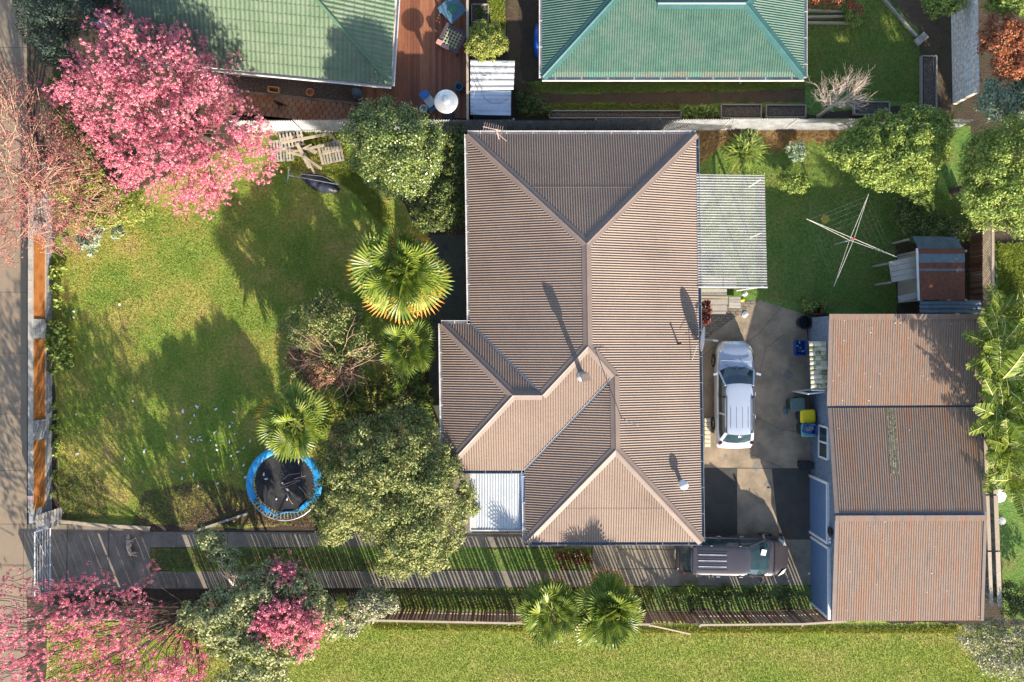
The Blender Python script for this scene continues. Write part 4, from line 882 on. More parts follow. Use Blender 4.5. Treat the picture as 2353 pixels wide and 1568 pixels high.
# bare pale tree
b = P(1880, 268, 0); o = thing("bare_tree", "leafless pale twiggy tree in front of the corrugated fence beside the teal house", "tree", tuple(b))
mb = MB(); c0_ = Vector((b.x, b.y, 1.7)); trunk(b, c0_, .09, m_barkpale, o)
for k in range(20):
    a = math.radians(R.uniform(0, 210)) if k < 15 else R.uniform(0, 6.28); d = Vector((math.cos(a), math.sin(a) * .8, R.uniform(.7, 1.6))).normalized(); twigs(mb, c0_.copy(), d, R.uniform(.6, .95), .024, 3, .42, 3, .04)
mb.build("branches", m_barkpale, o)
tree("dark_conifer", "dark blue-green shrub mass at the top left corner beside the footpath", "shrub", (120, 90), [(30, -60), (260, -60), (300, 40), (170, 80), (150, 140), (105, 165), (75, 120), (40, 60)], 1.5, 4.0, 45, .5, 60, 16000, .12, .04, l_conif, tr=.12)
tree("mixed_shrub", "low green shrub under the faded blossom tree at the left", "shrub", (180, 260), [(100, 150), (160, 160), (200, 270), (230, 350), (200, 400), (150, 330), (110, 240)], .8, 2.0, 26, .4, 30, 7000, .1, .05, l_dark, tr=.06)
bush("yellow_shrub", "yellow-green low shrubbery under the faded blossom at the edge of the lawn", "shrub", [(150, 380), (230, 380), (330, 450), (400, 500), (300, 510), (200, 540), (130, 500), (110, 430)], .4, 1.3, 34, .38, 9000, .10, .055, l_yel)
bush("silver_plant", "silvery green broad leaved plant at the top left of the lawn", "plant", [(180, 520), (215, 495), (270, 500), (300, 520), (295, 555), (240, 560), (205, 590), (178, 570)], .4, .9, 14, .28, 1300, .24, .09, l_silver)
bush("round_leaf_plant", "patch of round leaved green plants growing against the front wall's second panel", "plant", [(105, 740), (140, 735), (172, 760), (175, 820), (160, 860), (118, 860), (100, 800)], .2, .55, 22, .22, 1100, .15, .14, l_bright)
bush("round_leaf_plant", "smaller patch of round leaved plants against the front wall's first panel", "plant", [(115, 590), (135, 580), (150, 610), (140, 720), (118, 720)], .15, .4, 10, .2, 380, .14, .13, l_bright)
bush("wall_weeds", "weeds growing at the foot of the front wall below the second pillar", "plant", [(116, 865), (135, 860), (140, 960), (130, 1190), (118, 1190)], .1, .3, 12, .16, 700, .12, .07, l_bright)
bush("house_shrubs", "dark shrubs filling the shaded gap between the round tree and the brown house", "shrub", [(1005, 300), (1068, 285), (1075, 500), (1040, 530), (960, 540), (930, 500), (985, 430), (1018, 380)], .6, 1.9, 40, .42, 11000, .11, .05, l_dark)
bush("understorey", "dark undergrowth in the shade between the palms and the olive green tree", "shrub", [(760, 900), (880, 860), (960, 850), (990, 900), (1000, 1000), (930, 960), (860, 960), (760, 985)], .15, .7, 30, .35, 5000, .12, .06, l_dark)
bush("path_shrubs", "bright green low plants along the narrow side path left of the house", "shrub", [(935, 850), (965, 830), (990, 900), (1010, 1000), (985, 1020), (965, 960)], .2, .8, 12, .28, 2600, .10, .06, l_bright)
bush("bottom_shrub", "dark shrub with pale flecks at the bottom right corner of the park lawn", "shrub", [(2185, 1445), (2250, 1425), (2420, 1425), (2420, 1570), (2300, 1560), (2240, 1530), (2195, 1490)], .8, 2.2, 40, .45, 12000, .10, .045, l_white)
bush("fence_shrub", "dark green shrub against the timber fence behind the garage", "shrub", [(2270, 1330), (2330, 1330), (2420, 1340), (2420, 1425), (2290, 1425)], .5, 1.4, 22, .4, 5000, .1, .05, l_dark)
strap_plant("flax_clump", "large clump of glossy bright strap leaves above the clear patio cover", (1708, 352), .1, 420, 1.0, .07, l_bright)
strap_plant("flax_clump", "darker upper part of strap leaved clump nearest the corrugated fence", (1716, 328), .1, 160, .8, .06, l_dark)
bush("lawn_shrub", "low green shrub on the back lawn casting a shadow with a bright hole", "shrub", [(1795, 400), (1830, 395), (1866, 410), (1860, 440), (1820, 445), (1792, 425)], .3, .8, 10, .28, 2300, .10, .06, l_bright)
bush("lawn_shrub", "small blue-green shrub at the top of the back lawn", "shrub", [(1808, 335), (1838, 328), (1856, 345), (1845, 368), (1812, 366)], .3, .8, 7, .26, 1500, .09, .05, l_silver)
bush("bed_plants", "lush green leafy vegetables in the planter along the corrugated fence", "plant", [(1568, 246), (1600, 242), (1652, 250), (1652, 270), (1570, 270)], .3, .5, 14, .18, 1500, .12, .10, l_bright)
bush("cordyline", "burgundy leaved cordyline plants against the right side of the house", "plant", [(1612, 690), (1628, 690), (1632, 730), (1628, 765), (1612, 765)], .8, 1.5, 6, .28, 420, .30, .07, l_cordy)
bush("tank_plants", "green weeds around the square planter at the top corner of the garage", "plant", [(1842, 690), (1880, 684), (1905, 700), (1890, 718), (1845, 722)], .1, .4, 8, .2, 1300, .09, .05, l_bright)
bush("lemon_tree", "citrus bush with yellow fruit at the top right beyond the diagonal board", "shrub", [(2120, -30), (2230, -30), (2235, 20), (2190, 35), (2150, 40), (2130, 20)], .8, 1.8, 14, .4, 4500, .11, .06, l_bright)
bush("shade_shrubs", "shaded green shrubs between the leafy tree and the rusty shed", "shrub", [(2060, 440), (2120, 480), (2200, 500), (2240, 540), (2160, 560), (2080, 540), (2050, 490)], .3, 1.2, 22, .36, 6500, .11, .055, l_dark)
bush("red_foliage", "reddish brown weeds on the top corner bed beside the teal house", "plant", [(1850, -20), (1960, -20), (1985, 30), (1960, 48), (1940, 20), (1850, 16)], .2, .7, 18, .25, 2600, .09, .05, l_red)
bush("bed_weeds", "green weeds at the right end of the top timber edged bed", "plant", [(1935, 10), (1975, 10), (1985, 45), (1960, 62), (1938, 50)], .2, .6, 8, .24, 1300, .09, .05, l_bright)
bush("path_weeds", "green clump in the corner between the striped shed and the teal house", "plant", [(1185, 205), (1230, 210), (1270, 240), (1255, 262), (1190, 262)], .2, .5, 12, .28, 2500, .09, .05, l_dark)
bush("fence_vine", "dark weeds beneath the palms along the paling fence", "plant", [(1485, 1360), (1560, 1345), (1850, 1350), (1850, 1395), (1490, 1398)], .05, .25, 24, .25, 4200, .09, .05, l_dark)
bush("fern", "green weeds on the lawn edge beside the paling fence right of the palms", "plant", [(1540, 1345), (1600, 1342), (1615, 1370), (1560, 1395)], .05, .3, 8, .22, 1800, .09, .04, l_bright)
# ------------------------------------------------------------------ palms
bush("brown_groundcover", "brown dead groundcover at the right end of the driveway median", "plant", [(1270, 1262), (1355, 1262), (1362, 1300), (1330, 1310), (1275, 1308)], .04, .14, 16, .2, 1800, .07, .04, l_cordy)
fan_palm("tall fan palm with orange dry leaf tips beside the left side of the house", (905, 655), 4.6, (922, 622), 58, 1.02, 1.0, old=.48, seed=3, elo=-35)
fan_palm("smaller green fan palm just below the orange tipped palm", (940, 800), 2.6, (935, 800), 26, .8, .8, old=.1, seed=5, green=l_palm)
fan_palm("green fan palm at the left overhanging the blue trampoline", (745, 950), 3.6, (680, 975), 26, .96, .82, old=.2, seed=8)
fan_palm("left one of the two fan palms growing at the paling fence", (1272, 1375), 2.9, (1268, 1405), 46, .85, .85, old=.2, seed=12, group="fan palms at the paling fence", green=l_palm)
fan_palm("right one of the two fan palms growing at the paling fence", (1402, 1365), 3.0, (1405, 1402), 50, .92, .88, old=.2, seed=15, group="fan palms at the paling fence", green=l_palm)
# ------------------------------------------------------------------ banana plants
BG = "banana plants along the right edge"
for i, (lab, bp, z, cp_, n) in enumerate((
    ("banana plant nearest the lattice fence at the top of the row", (2275, 735), 3.4, (2300, 730), 8), ("second banana plant from the lattice fence with long leaves over the garage", (2262, 800), 4.0, (2290, 800), 10),
    ("banana plant level with the top garage roof, third from the lattice fence", (2262, 875), 4.2, (2294, 878), 11), ("banana plant beside the gutter between the two upper garage roofs", (2265, 950), 4.1, (2300, 955), 11),
    ("banana plant level with the mossy roof strip", (2275, 1020), 3.9, (2318, 1030), 9), ("banana plant just above the white round tank lid", (2290, 1085), 3.2, (2328, 1092), 8),
    ("banana plant leaning out of the frame at the far right", (2330, 900), 3.6, (2370, 900), 9), ("lower banana plant at the right frame edge beside the white lid", (2345, 1010), 3.2, (2385, 1040), 9), ("banana plant behind the row beside the yellow strap leaved plant", (2300, 760), 3.0, (2340, 770), 10),
    ("banana plant behind the row at the level of the garage gutter", (2310, 930), 3.3, (2350, 950), 11), ("low banana plant filling the gap above the white lid", (2290, 1040), 2.6, (2312, 1075), 9))):
    banana(lab, bp, z, cp_, n + 5, 20 + i, BG, sc=1.02)
strap_plant("yellow_plant", "yellow-green strap leaved plant at the right edge above the banana plants", (2330, 705), .3, 160, .9, .08, l_yel)
# ------------------------------------------------------------------ grass, leaves and weeds
blades("lawn_grass", [(118, 560), (300, 500), (600, 400), (930, 480), (1000, 740), (760, 980), (720, 1200), (140, 1200)], 90000, .055, .028, l_grass)
blades("park_grass_blades", [(860, 1432), (2150, 1436), (2300, 1440), (2360, 1575), (112, 1575), (112, 1440), (500, 1436)], 110000, .05, .026, l_grassp)
blades("back_lawn_grass", [(1610, 310), (1960, 320), (2230, 480), (2060, 560), (2060, 720), (1840, 700), (1610, 660)], 45000, .05, .026, l_grass)
blades("side_lawn_grass", [(1850, 50), (2020, -10), (2110, 90), (2120, 240), (1850, 200)], 22000, .055, .028, l_grass)
blades("strip_grass", [(350, 1260), (1358, 1260), (1358, 1309), (350, 1311)], 14000, .05, .026, l_grass)
blades("edge_grass", [(905, 1352), (1500, 1348), (1500, 1402), (905, 1404)], 12000, .07, .028, l_grass)
blades("house_strip_grass", [(1195, 190), (1850, 190), (1850, 206), (1500, 212), (1245, 214)], 7000, .08, .03, l_grass)
blades("fence_strip_grass", [(1200, 238), (1560, 240), (1560, 268), (1200, 268)], 7000, .08, .03, l_grass)
blades("shed_grass", [(1125, 0), (1160, 0), (1160, 66), (1125, 70)], 3500, .09, .03, l_grassp)
blades("dry_grass", [(1600, 305), (1660, 302), (1760, 305), (1960, 300), (1900, 340), (1870, 320), (1780, 350), (1740, 310), (1660, 330), (1600, 380)], 16000, .22, .03, l_dry)
blades("long_grass", [(795, 375), (820, 390), (870, 450), (905, 520), (870, 510), (820, 450), (780, 420), (740, 400), (740, 385)], 7000, .16, .035, l_grassp)
blades("east_grass", [(2290, 560), (2360, 560), (2360, 700), (2300, 690)], 5000, .15, .035, l_grassp)
blades("weeds", [(640, 300), (800, 310), (800, 380), (640, 400)], 6000, .16, .035, l_grass)
blades("fence_base_weeds", [(855, 1436), (1500, 1444), (2200, 1440), (2200, 1456), (1500, 1456), (855, 1448)], 9000, .13, .035, l_grass)
def scatter_leaves(name, poly, n, L, m, z=.06):
    x, y = sample(poly, n); c = PW(x, y, np.full(n, z)); nn = nrmz(RN.normal(0, .35, (n, 3)) + np.array([0, 0, 1])); V, Fq = leafquads(c, nn, L, L * .6); tag(fast(name, V, Fq, m), kind='stuff')
l_litter = leaf("fallen_leaf", [(.30, .16, .10), (.45, .28, .18), (.25, .08, .05), (.5, .42, .3)], rough=.8, trans=.1)
scatter_leaves("fallen_leaves", [(118, 560), (600, 420), (900, 480), (1000, 740), (760, 980), (720, 1200), (140, 1200)], 650, .07, l_litter)
scatter_leaves("fallen_petals", [(300, 420), (520, 430), (560, 520), (300, 560)], 500, .05, l_pinkdull)
scatter_leaves("park_fallen_leaves", [(800, 1440), (2300, 1440), (2300, 1568), (700, 1568)], 220, .06, l_litter)
scatter_leaves("yard_fallen_leaves", [(1610, 310), (1960, 320), (2060, 560), (1840, 700), (1610, 700)], 160, .06, l_litter)
scatter_leaves("drive_litter", [(100, 1215), (1860, 1250), (1860, 1390), (400, 1350)], 260, .05, l_litter, .03)

l_brownl = leaf("brown_leaf_litter", [(.05, .03, .018), (.12, .075, .045), (.2, .13, .08)], rough=.9, trans=.05)
for nm_, poly_, n_, L_ in (("leaf_litter", [(330, 1130), (480, 1100), (600, 1140), (730, 1170), (730, 1208), (300, 1208)], 5200, .07), ("leaf_litter", [(480, 1160), (720, 1180), (720, 1210), (400, 1210)], 2600, .07),
    ("leaf_litter", [(125, 1085), (190, 1060), (240, 1110), (250, 1190), (135, 1195)], 2200, .06), ("leaf_litter", [(345, 1262), (700, 1262), (860, 1285), (860, 1308), (345, 1308)], 3000, .06), ("leaf_litter", [(880, 1356), (1860, 1350), (1860, 1400), (880, 1400)], 5200, .06),
    ("leaf_litter", [(2060, 560), (2240, 560), (2280, 700), (2060, 700)], 2500, .06), ("leaf_litter", [(200, 700), (330, 640), (330, 860), (280, 1000), (160, 1000)], 1500, .05)):
    scatter_leaves(nm_, poly_, n_, L_, l_brownl, .045)
# ------------------------------------------------------------------ fences and walls
def fence_thing(name, label, cat, p): return thing(name, label, cat, tuple(p))
cf = fence_thing("corrugated_fence", "long corrugated iron boundary fence behind the brown house and round tree", "fence", P(1300, 303))
nseg = [560, 700, 812, 1000, 1180, 1360, 1500, 1655, 1800, 1960, 2185]
for a, b in zip(nseg[:-1], nseg[1:]):
    mb = MB(); ya = 305 - 5 * (a - 560) / 1600; yb_ = 305 - 5 * (b - 560) / 1600; A0 = P(a, ya); B0 = P(b, yb_); zt = 1.95 + R.uniform(-.04, .05); tl = R.uniform(-.03, .03)
    corr_quad(mb, A0, B0, B0 + Vector((0, tl, zt)), A0 + Vector((0, tl, zt)), .112, .026, nrm=(0, 1, 0)); mb.build("iron_panel", m_zinc, cf, smooth=True)
for a in nseg: mb = MB(); p = P(a, 304); mb.beam(p + Vector((0, .09, 0)), p + Vector((0, .09, 1.85)), .08, .08); mb.build("post", m_timbg, cf)
# paling fence
def palings(mb, a, b, z1, wd=.092, gap=.055, th=.02, holes=.0, jit=.04):
    a = Vector(a); b = Vector(b); L = (b - a).length; d = (b - a) / L; s = 0; i = 0
    while s < L - wd:
        g = gap if (i % 4) else .004
        g = g * R.uniform(.5, 1.3); w_ = wd * R.uniform(.92, 1.05)
        if R.random() > holes:
            c = a + d * (s + w_ / 2); h = z1 + R.uniform(-jit, jit); nrm = Vector((-d.y, d.x, 0)); lean = R.gauss(0, .012)
            mb.beam(c + Vector((0, 0, .02)), c + Vector((lean, 0, h)), w_ if abs(d.x) > .5 else th, th if abs(d.x) > .5 else w_, up=(0, 1, 0))
        s += w_ + g; i += 1
pf = fence_thing("paling_fence", "long weathered timber paling fence between the driveway and the park lawn", "fence", P(1390, 1404))
pts = [(112, 1392), (480, 1397), (872, 1396), (1170, 1402), (1480, 1405), (1590, 1406), (1815, 1404), (1911, 1398)]
for (a, b) in zip(pts[:-1], pts[1:]):
    A0 = P(*a); B0 = P(*b); zt = 1.6 if a[0] != 1480 else 1.55
    mb = MB(); palings(mb, A0, B0, zt, wd=.086, gap=.072 if a[0] > 800 else (.03 if a[0] > 400 else .012), holes=.015 if a[0] != 1480 else .03); mb.build("paling_panel", m_pal, pf)
    if a[0] != 1480:
        mb = MB(); o_ = Vector((0, -.035, 0)); mb.beam(A0 + o_ + Vector((0, 0, zt + .03)), B0 + o_ + Vector((0, 0, zt + .03)), .09, .04); mb.beam(A0 + o_ + Vector((0, -.03, .4)), B0 + o_ + Vector((0, -.03, .4)), .05, .09); mb.build("rail", m_timb, pf)
    mb = MB(); mb.beam(A0 + Vector((0, -.1, 0)), A0 + Vector((0, -.1, 1.62)), .1, .1); mb.build("post", m_timbg, pf)
mb = MB(); mb.beam(P(1482, 1434, 1.5), P(1586, 1457, .9), .06, .09); tag(mb.build("fallen_rail", m_timb), "broken pale rail sagging out over the park lawn from the paling fence", "fence rail")
df = fence_thing("board_fence", "narrow timber board fence between the red deck and the striped iron shed", "fence", P(1076, 130))
a = P(1077.5, -30); b = P(1078, 276); mb = MB(); palings(mb, a, b, 1.8, wd=.14, gap=.004); mb.build("paling_panel", m_timb, df)
mb = MB(); mb.beam(P(1074, -30, 1.83), P(1074.5, 276, 1.83), .11, .04); mb.build("capping_rail", m_timb, df)
# front block wall with timber panels
fw_ = fence_thing("front_wall", "low front block wall with orange stained timber panels along the footpath", "wall", P(112, 850))
XI, XO = -21.80, -22.04
def yy(v, z=0): return (784 - v) * (H - z) / F
m_block = brickmat("grey_block_wall", (.22, .235, .26), (.30, .31, .33), (.12, .12, .13), 1, .4, .2, .01, axis='YZ', bump=.3)
m_capc = mat("wall_cap_concrete", [(.2, .185, .165), (.32, .29, .25), (.4, .36, .3)], scale=2, rough=.9, fine=.25, fscale=12)
MB().prism([(XO, yy(380)), (XI - .06, yy(380)), (XI - .06, yy(1188)), (XO, yy(1188))], 0, 1.36).build("block_core", m_block, fw_)
mb = MB(); mb.prism([(XO - .01, yy(380)), (XI - .02, yy(380)), (XI - .02, yy(1178, 1.4)), (XO - .01, yy(1178, 1.4))], 1.362, 1.42); mb.build("cap", m_capc, fw_)
MB().prism([(XI - .058, yy(380)), (XI + .02, yy(380)), (XI + .02, yy(1188)), (XI - .058, yy(1188))], 0, .46).build("plinth", m_block, fw_)
for (a, b) in ((505, 540), (733, 778), (967, 1013)):
    MB().prism([(XI - .055, yy(a, 1.4)), (XI + .03, yy(a, 1.4)), (XI + .03, yy(b, 1.4)), (XI - .055, yy(b, 1.4))], .462, 1.355).build("pillar", m_block, fw_)
for (a, b) in ((540, 733), (778, 967), (1013, 1172)):
    mb = MB(); Ya, Yb = yy(a, 1.3) - .02, yy(b, 1.3) + .02
    for k in range(6):
        z0_ = .50 + k * .142; mb.box((XI - .045, (Ya + Yb) / 2, z0_ + .068), (.03, abs(Ya - Yb), .136))
    mb.build("timber_panel", m_orange, fw_)
    mb = MB(); mb.box((XI - .012, (Ya + Yb) / 2, .475), (.07, abs(Ya - Yb), .03)); mb.build("bottom_rail", m_timb, fw_)
pier = fence_thing("gate_pier", "weathered timber boarded pier between the front wall and the metal gate", "gate post", P(125, 1200))
a = P(76, 1215, 1.4); mb = MB()
ang = math.atan2(20, 62)
ax_ = Vector((math.cos(ang), math.sin(ang), 0))
s0 = P(84, 1213, 1.38)
for k in range(9):
    p = s0 + ax_ * (k * .11); q_ = p + Vector((.02, .62, -.02 * k)); mb.beam(Vector((p.x, p.y, 1.38 - .055 * k)), Vector((q_.x, q_.y - .05, 1.36 - .055 * k)), .10, .03)
mb.build("sloping_boards", m_timbg, pier)
mb = MB(); p = P(82, 1212, .0); mb.prism([(XO, yy(1190)), (XI + .35, yy(1186)), (XI + .35, yy(1206)), (XO, yy(1215))], 0, .85); mb.build("pier_block", m_block, pier)
gt = fence_thing("metal_gate", "white and blue tubular metal farm gate across the driveway entrance", "gate", P(117, 1290))
Y0, Y1 = yy(1215, .7), yy(1368, .7); mb = MB(); XG = XI
for z in (.12, 1.32): mb.tube([(XG, Y0, z), (XG, Y1, z)], .028, 8)
for y in (Y0, Y1): mb.tube([(XG, y, .12), (XG, y, 1.32)], .028, 8)
mb.build("gate_frame", m_white, gt)
mb = MB()
for k in range(1, 6): z = .12 + 1.2 * k / 6; mb.tube([(XG, Y0, z), (XG, Y1, z)], .013, 6)
for k in range(1, 5): y = Y0 + (Y1 - Y0) * k / 5; mb.tube([(XG, y, .12), (XG, y, 1.32)], .010, 6)
mb.tube([(XG, Y0, 1.3), (XG, Y0 + (Y1 - Y0) * .4, .6)], .012, 6)
mb.build("gate_bars", m_zinc, gt)
kb = MB()
for (a, b) in (((138, 1198), (240, 1208)), ((240, 1208), (345, 1214))): kb.beam(P(a[0], a[1], .12), P(b[0], b[1], .12), .16, .14)
tag(kb.build("timber_edging", m_timb), "low timber edging between the lawn and the driveway inside the gate", "edging")
kb = MB(); kb.beam(P(455, 1218, .08), P(570, 1180, .08), .1, .1); tag(kb.build("timber_edging", m_timbg), "short slanting timber edging left of the trampoline in the shade", "edging")
# block wall, top right
bw_ = fence_thing("block_wall", "tall whitewashed concrete block wall at the top right with a pierced top course", "wall", P(2182, 120))
m_wb = brickmat("whitewashed_blocks", (.80, .73, .66), (.86, .79, .72), (.28, .25, .22), 1, .36, .19, .006, axis='YZ', bump=.5)
xa = P(2183, 0).x; MB().prism([(xa, yy(-80)), (xa + .2, yy(-80)), (xa + .32, yy(240)), (xa + .12, yy(240))], 0, 1.7).build("block_face", m_wb, bw_)
mb = MB()
for k in range(72):
    t = k / 71; Y_ = yy(-80) + (yy(240) - yy(-80)) * t; X_ = xa + .03 + .12 * t; mb.box((X_ + .02, Y_, 1.79), (.06, .05, .18))
mb.build("pierced_course", m_wb, bw_)
mb = MB(); mb.beam((xa + .06, yy(-80), 1.91), (xa + .19, yy(240), 1.91), .12, .05); mb.build("coping", m_wb, bw_)
lf = fence_thing("lattice_fence", "brown lattice fence at the right above the banana plants", "fence", P(2262, 580))
xa = P(2281, 480, 1.8).x; mb = MB(); Ya, Yb = yy(480, 1.8), yy(690, 1.8)
for k in range(int(abs(Ya - Yb) / .12)):
    y = Ya - .12 * k; mb.beam((xa, y, 1.05), (xa, y - .6, 1.76), .012, .022, up=(1, 0, 0)); mb.beam((xa + .014, y - .6, 1.05), (xa + .014, y, 1.76), .012, .022, up=(1, 0, 0))
mb.build("lattice", m_timb, lf)
mb = MB(); mb.beam((xa, Ya, 1.80), (xa, Yb - .5, 1.80), .12, .06); mb.build("top_rail", m_timb, lf)
mb = MB(); palings(mb, (xa + .03, Ya, 0), (xa + .03, Yb - .5, 0), 1.03, wd=.14, gap=.006); mb.build("paling_panel", m_pal, lf)
tf = fence_thing("timber_fence", "pale double railed timber fence behind the garage at the right", "fence", P(2285, 1290))
for dx_, nm in ((2268, "front_rail"), (2287, "back_rail")):
    mb = MB(); a = P(dx_ - 4, 1010, 1.6); b = P(dx_ + 10, 1398, 1.6)
    for t in range(3): mb.beam(a.lerp(b, t / 3), a.lerp(b, (t + .97) / 3), .16 if dx_ < 2280 else .2, .05)
    mb.build(nm, m_timb, tf)
mb = MB(); a_ = P(2288, 1010, 1.5); b_2 = P(2299, 1398, 1.5); palings(mb, (a_.x, a_.y, 0), (b_2.x, b_2.y, 0), 1.5, wd=.14, gap=.01); mb.build("paling_panel", m_timbg, tf)
# garden edging boards
for (pts_, lab) in ((((2024, -8), (2106, 84)), "diagonal grey board edging the lawn at the top right"), (((1848, 53), (1965, 54)), "pale timber edge board of the top bed beside the teal house"), (((1848, 24), (1935, 28)), "upper pale board in the top bed beside the teal house"), (((1848, 40), (1940, 38)), "bent middle board in the top bed beside the teal house")):
    kb = MB(); kb.beam(P(*pts_[0], .1), P(*pts_[1], .1), .09, .16); tag(kb.build("garden_board", m_timb if 'pale' in lab or 'bent' in lab else m_timbg), lab, "edging")
kb = MB(); kb.beam(P(2104, 100, .15), P(2128, 80, .15), .35, .08); tag(kb.build("garden_board", m_timbg), "wide short grey plank at the end of the diagonal edging board", "plank")
def bed(label, x0, y0, x1, y1, h=.22):
    o = thing("raised_bed", label, "planter", tuple(P((x0 + x1) / 2, (y0 + y1) / 2)))
    for (a, b) in (((x0, y0), (x1, y0)), ((x1, y0), (x1, y1)), ((x1, y1), (x0, y1)), ((x0, y1), (x0, y0))):
        mb = MB(); mb.beam(P(*a, h / 2 + .02), P(*b, h / 2 + .02), .045, h); mb.build("board", m_timbg, o)
    mb = MB(); mb.prism([tuple(P(x, y)[:2]) for x, y in ((x0 + 2, y0 + 2), (x1 - 2, y0 + 2), (x1 - 2, y1 - 2), (x0 + 2, y1 - 2))], .012, h * .7); mb.build("soil", m_gravel, o); return o
bed("long low timber planter along the corrugated fence", 1262, 256, 1564, 272)
bed("square timber planter of brown soil beside the leafy vegetables", 1657, 242, 1748, 272)
bed("timber planter with sparse weeds left of the bare tree", 1760, 243, 1850, 270)
bed("small timber framed bed beside the board fence at the top", 1084, 12, 1122, 52)
bed("dark timber planter in the shade right of the bare tree", 1962, 236, 2042, 264)
bed("long narrow planter along the right side of the side lawn", 2116, 130, 2150, 262)
strap_plant("weeds_in_bed", "tuft of weeds in the small framed bed at the top", (1102, 34), .2, 120, .35, .05, l_dark)
# ------------------------------------------------------------------ deck and its furniture
dk = thing("timber_deck", "reddish brown timber deck between the green roofed house and the board fence", "deck", tuple(P(990, 130)))
xa, xb_ = P(830, 0, .3).x, P(1073, 0, .3).x; mb = MB(); n = int((xb_ - xa) / .145)
for i in range(n):
    x = xa + i * .145 + .07; px_ = x / ((H - .3) / F) + 1176.5; top = -60 if px_ > 892 else 198; mb.box((x, (yy(top, .3) + yy(272, .3)) / 2, .285), (.138, abs(yy(top, .3) - yy(272, .3)), .03))
mb.build("deck_boards", m_deck, dk)
MB().prism([(xa, yy(272, .3)), (xb_, yy(272, .3)), (xb_, yy(-60, .3)), (P(895, 0, .3).x, yy(-60, .3)), (P(895, 0, .3).x, yy(200, .3)), (xa, yy(200, .3))], 0, .262).build("deck_base", m_dirt, dk)
hc = P(1025, 233, 2.35)
ht = thing("patio_heater", "round metal patio heater with a broad silver reflector on the deck", "patio heater", (hc.x, hc.y, .3))
mb = MB(); mb.lathe((hc.x, hc.y, 0), [(.52, 2.30), (.535, 2.31), (.52, 2.33), (.36, 2.38), (.2, 2.42), (.15, 2.43), (.14, 2.46), (.08, 2.48), (.01, 2.485)], 32); mb.build("reflector", mat("brushed_silver", [(.5, .5, .5), (.68, .67, .65)], scale=2, rough=.35, metal=.6), ht, smooth=True)
mb = MB(); mb.lathe((hc.x, hc.y, 0), [(.05, 1.1), (.09, 1.9), (.13, 2.0), (.13, 2.28), (.03, 2.3)], 14); mb.build("burner", m_gutd, ht, smooth=True)
mb = MB(); mb.lathe((hc.x, hc.y, 0), [(.24, .3), (.24, .36), (.18, .4), (.18, .95), (.03, 1.0), (.03, 1.12)], 18); mb.build("base", m_gutd, ht, smooth=True)
m_bluetab = mat("blue_table_paint", [(.04, .10, .16), (.06, .14, .21), (.09, .13, .15)], scale=4, rough=.5, fine=.3)
t1 = thing("table", "square dark blue outdoor table with a green patterned centre at the top of the deck", "table", (0, 0, 0))
c = P(1040, 21, 1.0)
mb = MB(); mb.box((c.x, c.y, 1.0), (.98, .98, .05), math.radians(42)); mb.build("tabletop", m_bluetab, t1)
mb = MB(); mb.lathe((c.x, c.y, 0), [(.22, 1.027), (.24, 1.035), (.2, 1.045), (.1, 1.035), (.02, 1.04)], 20); mb.build("centre_ring", mat("green_glaze", [(.03, .12, .08), (.06, .18, .12)], scale=12, rough=.3), t1)
for sx in (-1, 1):
    for sy in (-1, 1):
        d_ = Matrix.Rotation(math.radians(42), 3, 'Z') @ Vector((sx * .42, sy * .42, 0)); mb = MB(); mb.beam((c.x + d_.x, c.y + d_.y, .3), (c.x + d_.x, c.y + d_.y, .975), .07, .07); mb.build("leg", m_bluetab, t1)
t2 = thing("lattice_table", "square dark framed bench with pale green lattice top on the shaded deck", "table", (0, 0, 0))
c = P(1039, 89, .8); Rm = Matrix.Rotation(math.radians(-27), 3, 'Z')
def rt(x, y, z): v = Rm @ Vector((x, y, 0)); return Vector((c.x + v.x, c.y + v.y, z))
m_plum = mat("plum_frame", [(.06, .045, .06), (.10, .075, .09)], scale=4, rough=.6)
for (a, b) in (((-.55, .48), (.55, .48)), ((-.55, -.48), (.55, -.48)), ((-.48, -.55), (-.48, .55)), ((.48, -.55), (.48, .55))):
    mb = MB(); mb.beam(rt(*a, .8 if abs(a[1]) == .48 else .798), rt(*b, .8 if abs(a[1]) == .48 else .798), .14, .1); mb.build("frame", m_plum, t2)
mb = MB(); m_lat = mat("pale_lattice", [(.26, .32, .20), (.36, .40, .28)], scale=4, rough=.7)
for k in range(5):
    v = -.3 + k * .15; mb.beam(rt(-.4, v, .80), rt(.4, v, .80), .045, .02); mb.beam(rt(v, -.4, .822), rt(v, .4, .822), .045, .02)
mb.build("lattice_top", m_lat, t2)
for sx in (-1, 1):
    for sy in (-1, 1): mb = MB(); mb.beam(rt(sx * .46, sy * .46, .3), rt(sx * .46, sy * .46, .75), .08, .08); mb.build("leg", m_plum, t2)
p_ = rt(-.44, -.44, .88); mb = MB(); mb.box(p_, (.24, .2, .06), math.radians(-27)); tag(mb.build("terracotta_tile", mat("pink_terracotta", [(.5, .22, .18), (.6, .3, .25)], scale=4, rough=.8)), "pink terracotta tile on the corner of the lattice topped bench", "tile")
ch = thing("lounge_chair", "blue and white folding lounge chair beside the patio heater", "chair", tuple(P(985, 235, .3)))
def bx(px, z, d, rz, m_, nm, par): q = P(*px, z); mb = MB(); mb.box(q, d, rz); return mb.build(nm, m_, par)
an = math.radians(-52)
m_blueb = mat("bright_blue_cloth", [(.03, .13, .42), (.05, .19, .52)], scale=5, rough=.7)
bx((975, 218), .75, (.32, .42, .05), an, m_blueb, "headrest", ch); bx((985, 230), .68, (.66, .42, .05), an, m_zincw, "seat", ch)
for k in range(3): bx((992 + k * 3, 243 + k * 4), .6, (.09, .5, .04), an, m_bluetab, "foot_slat", ch)
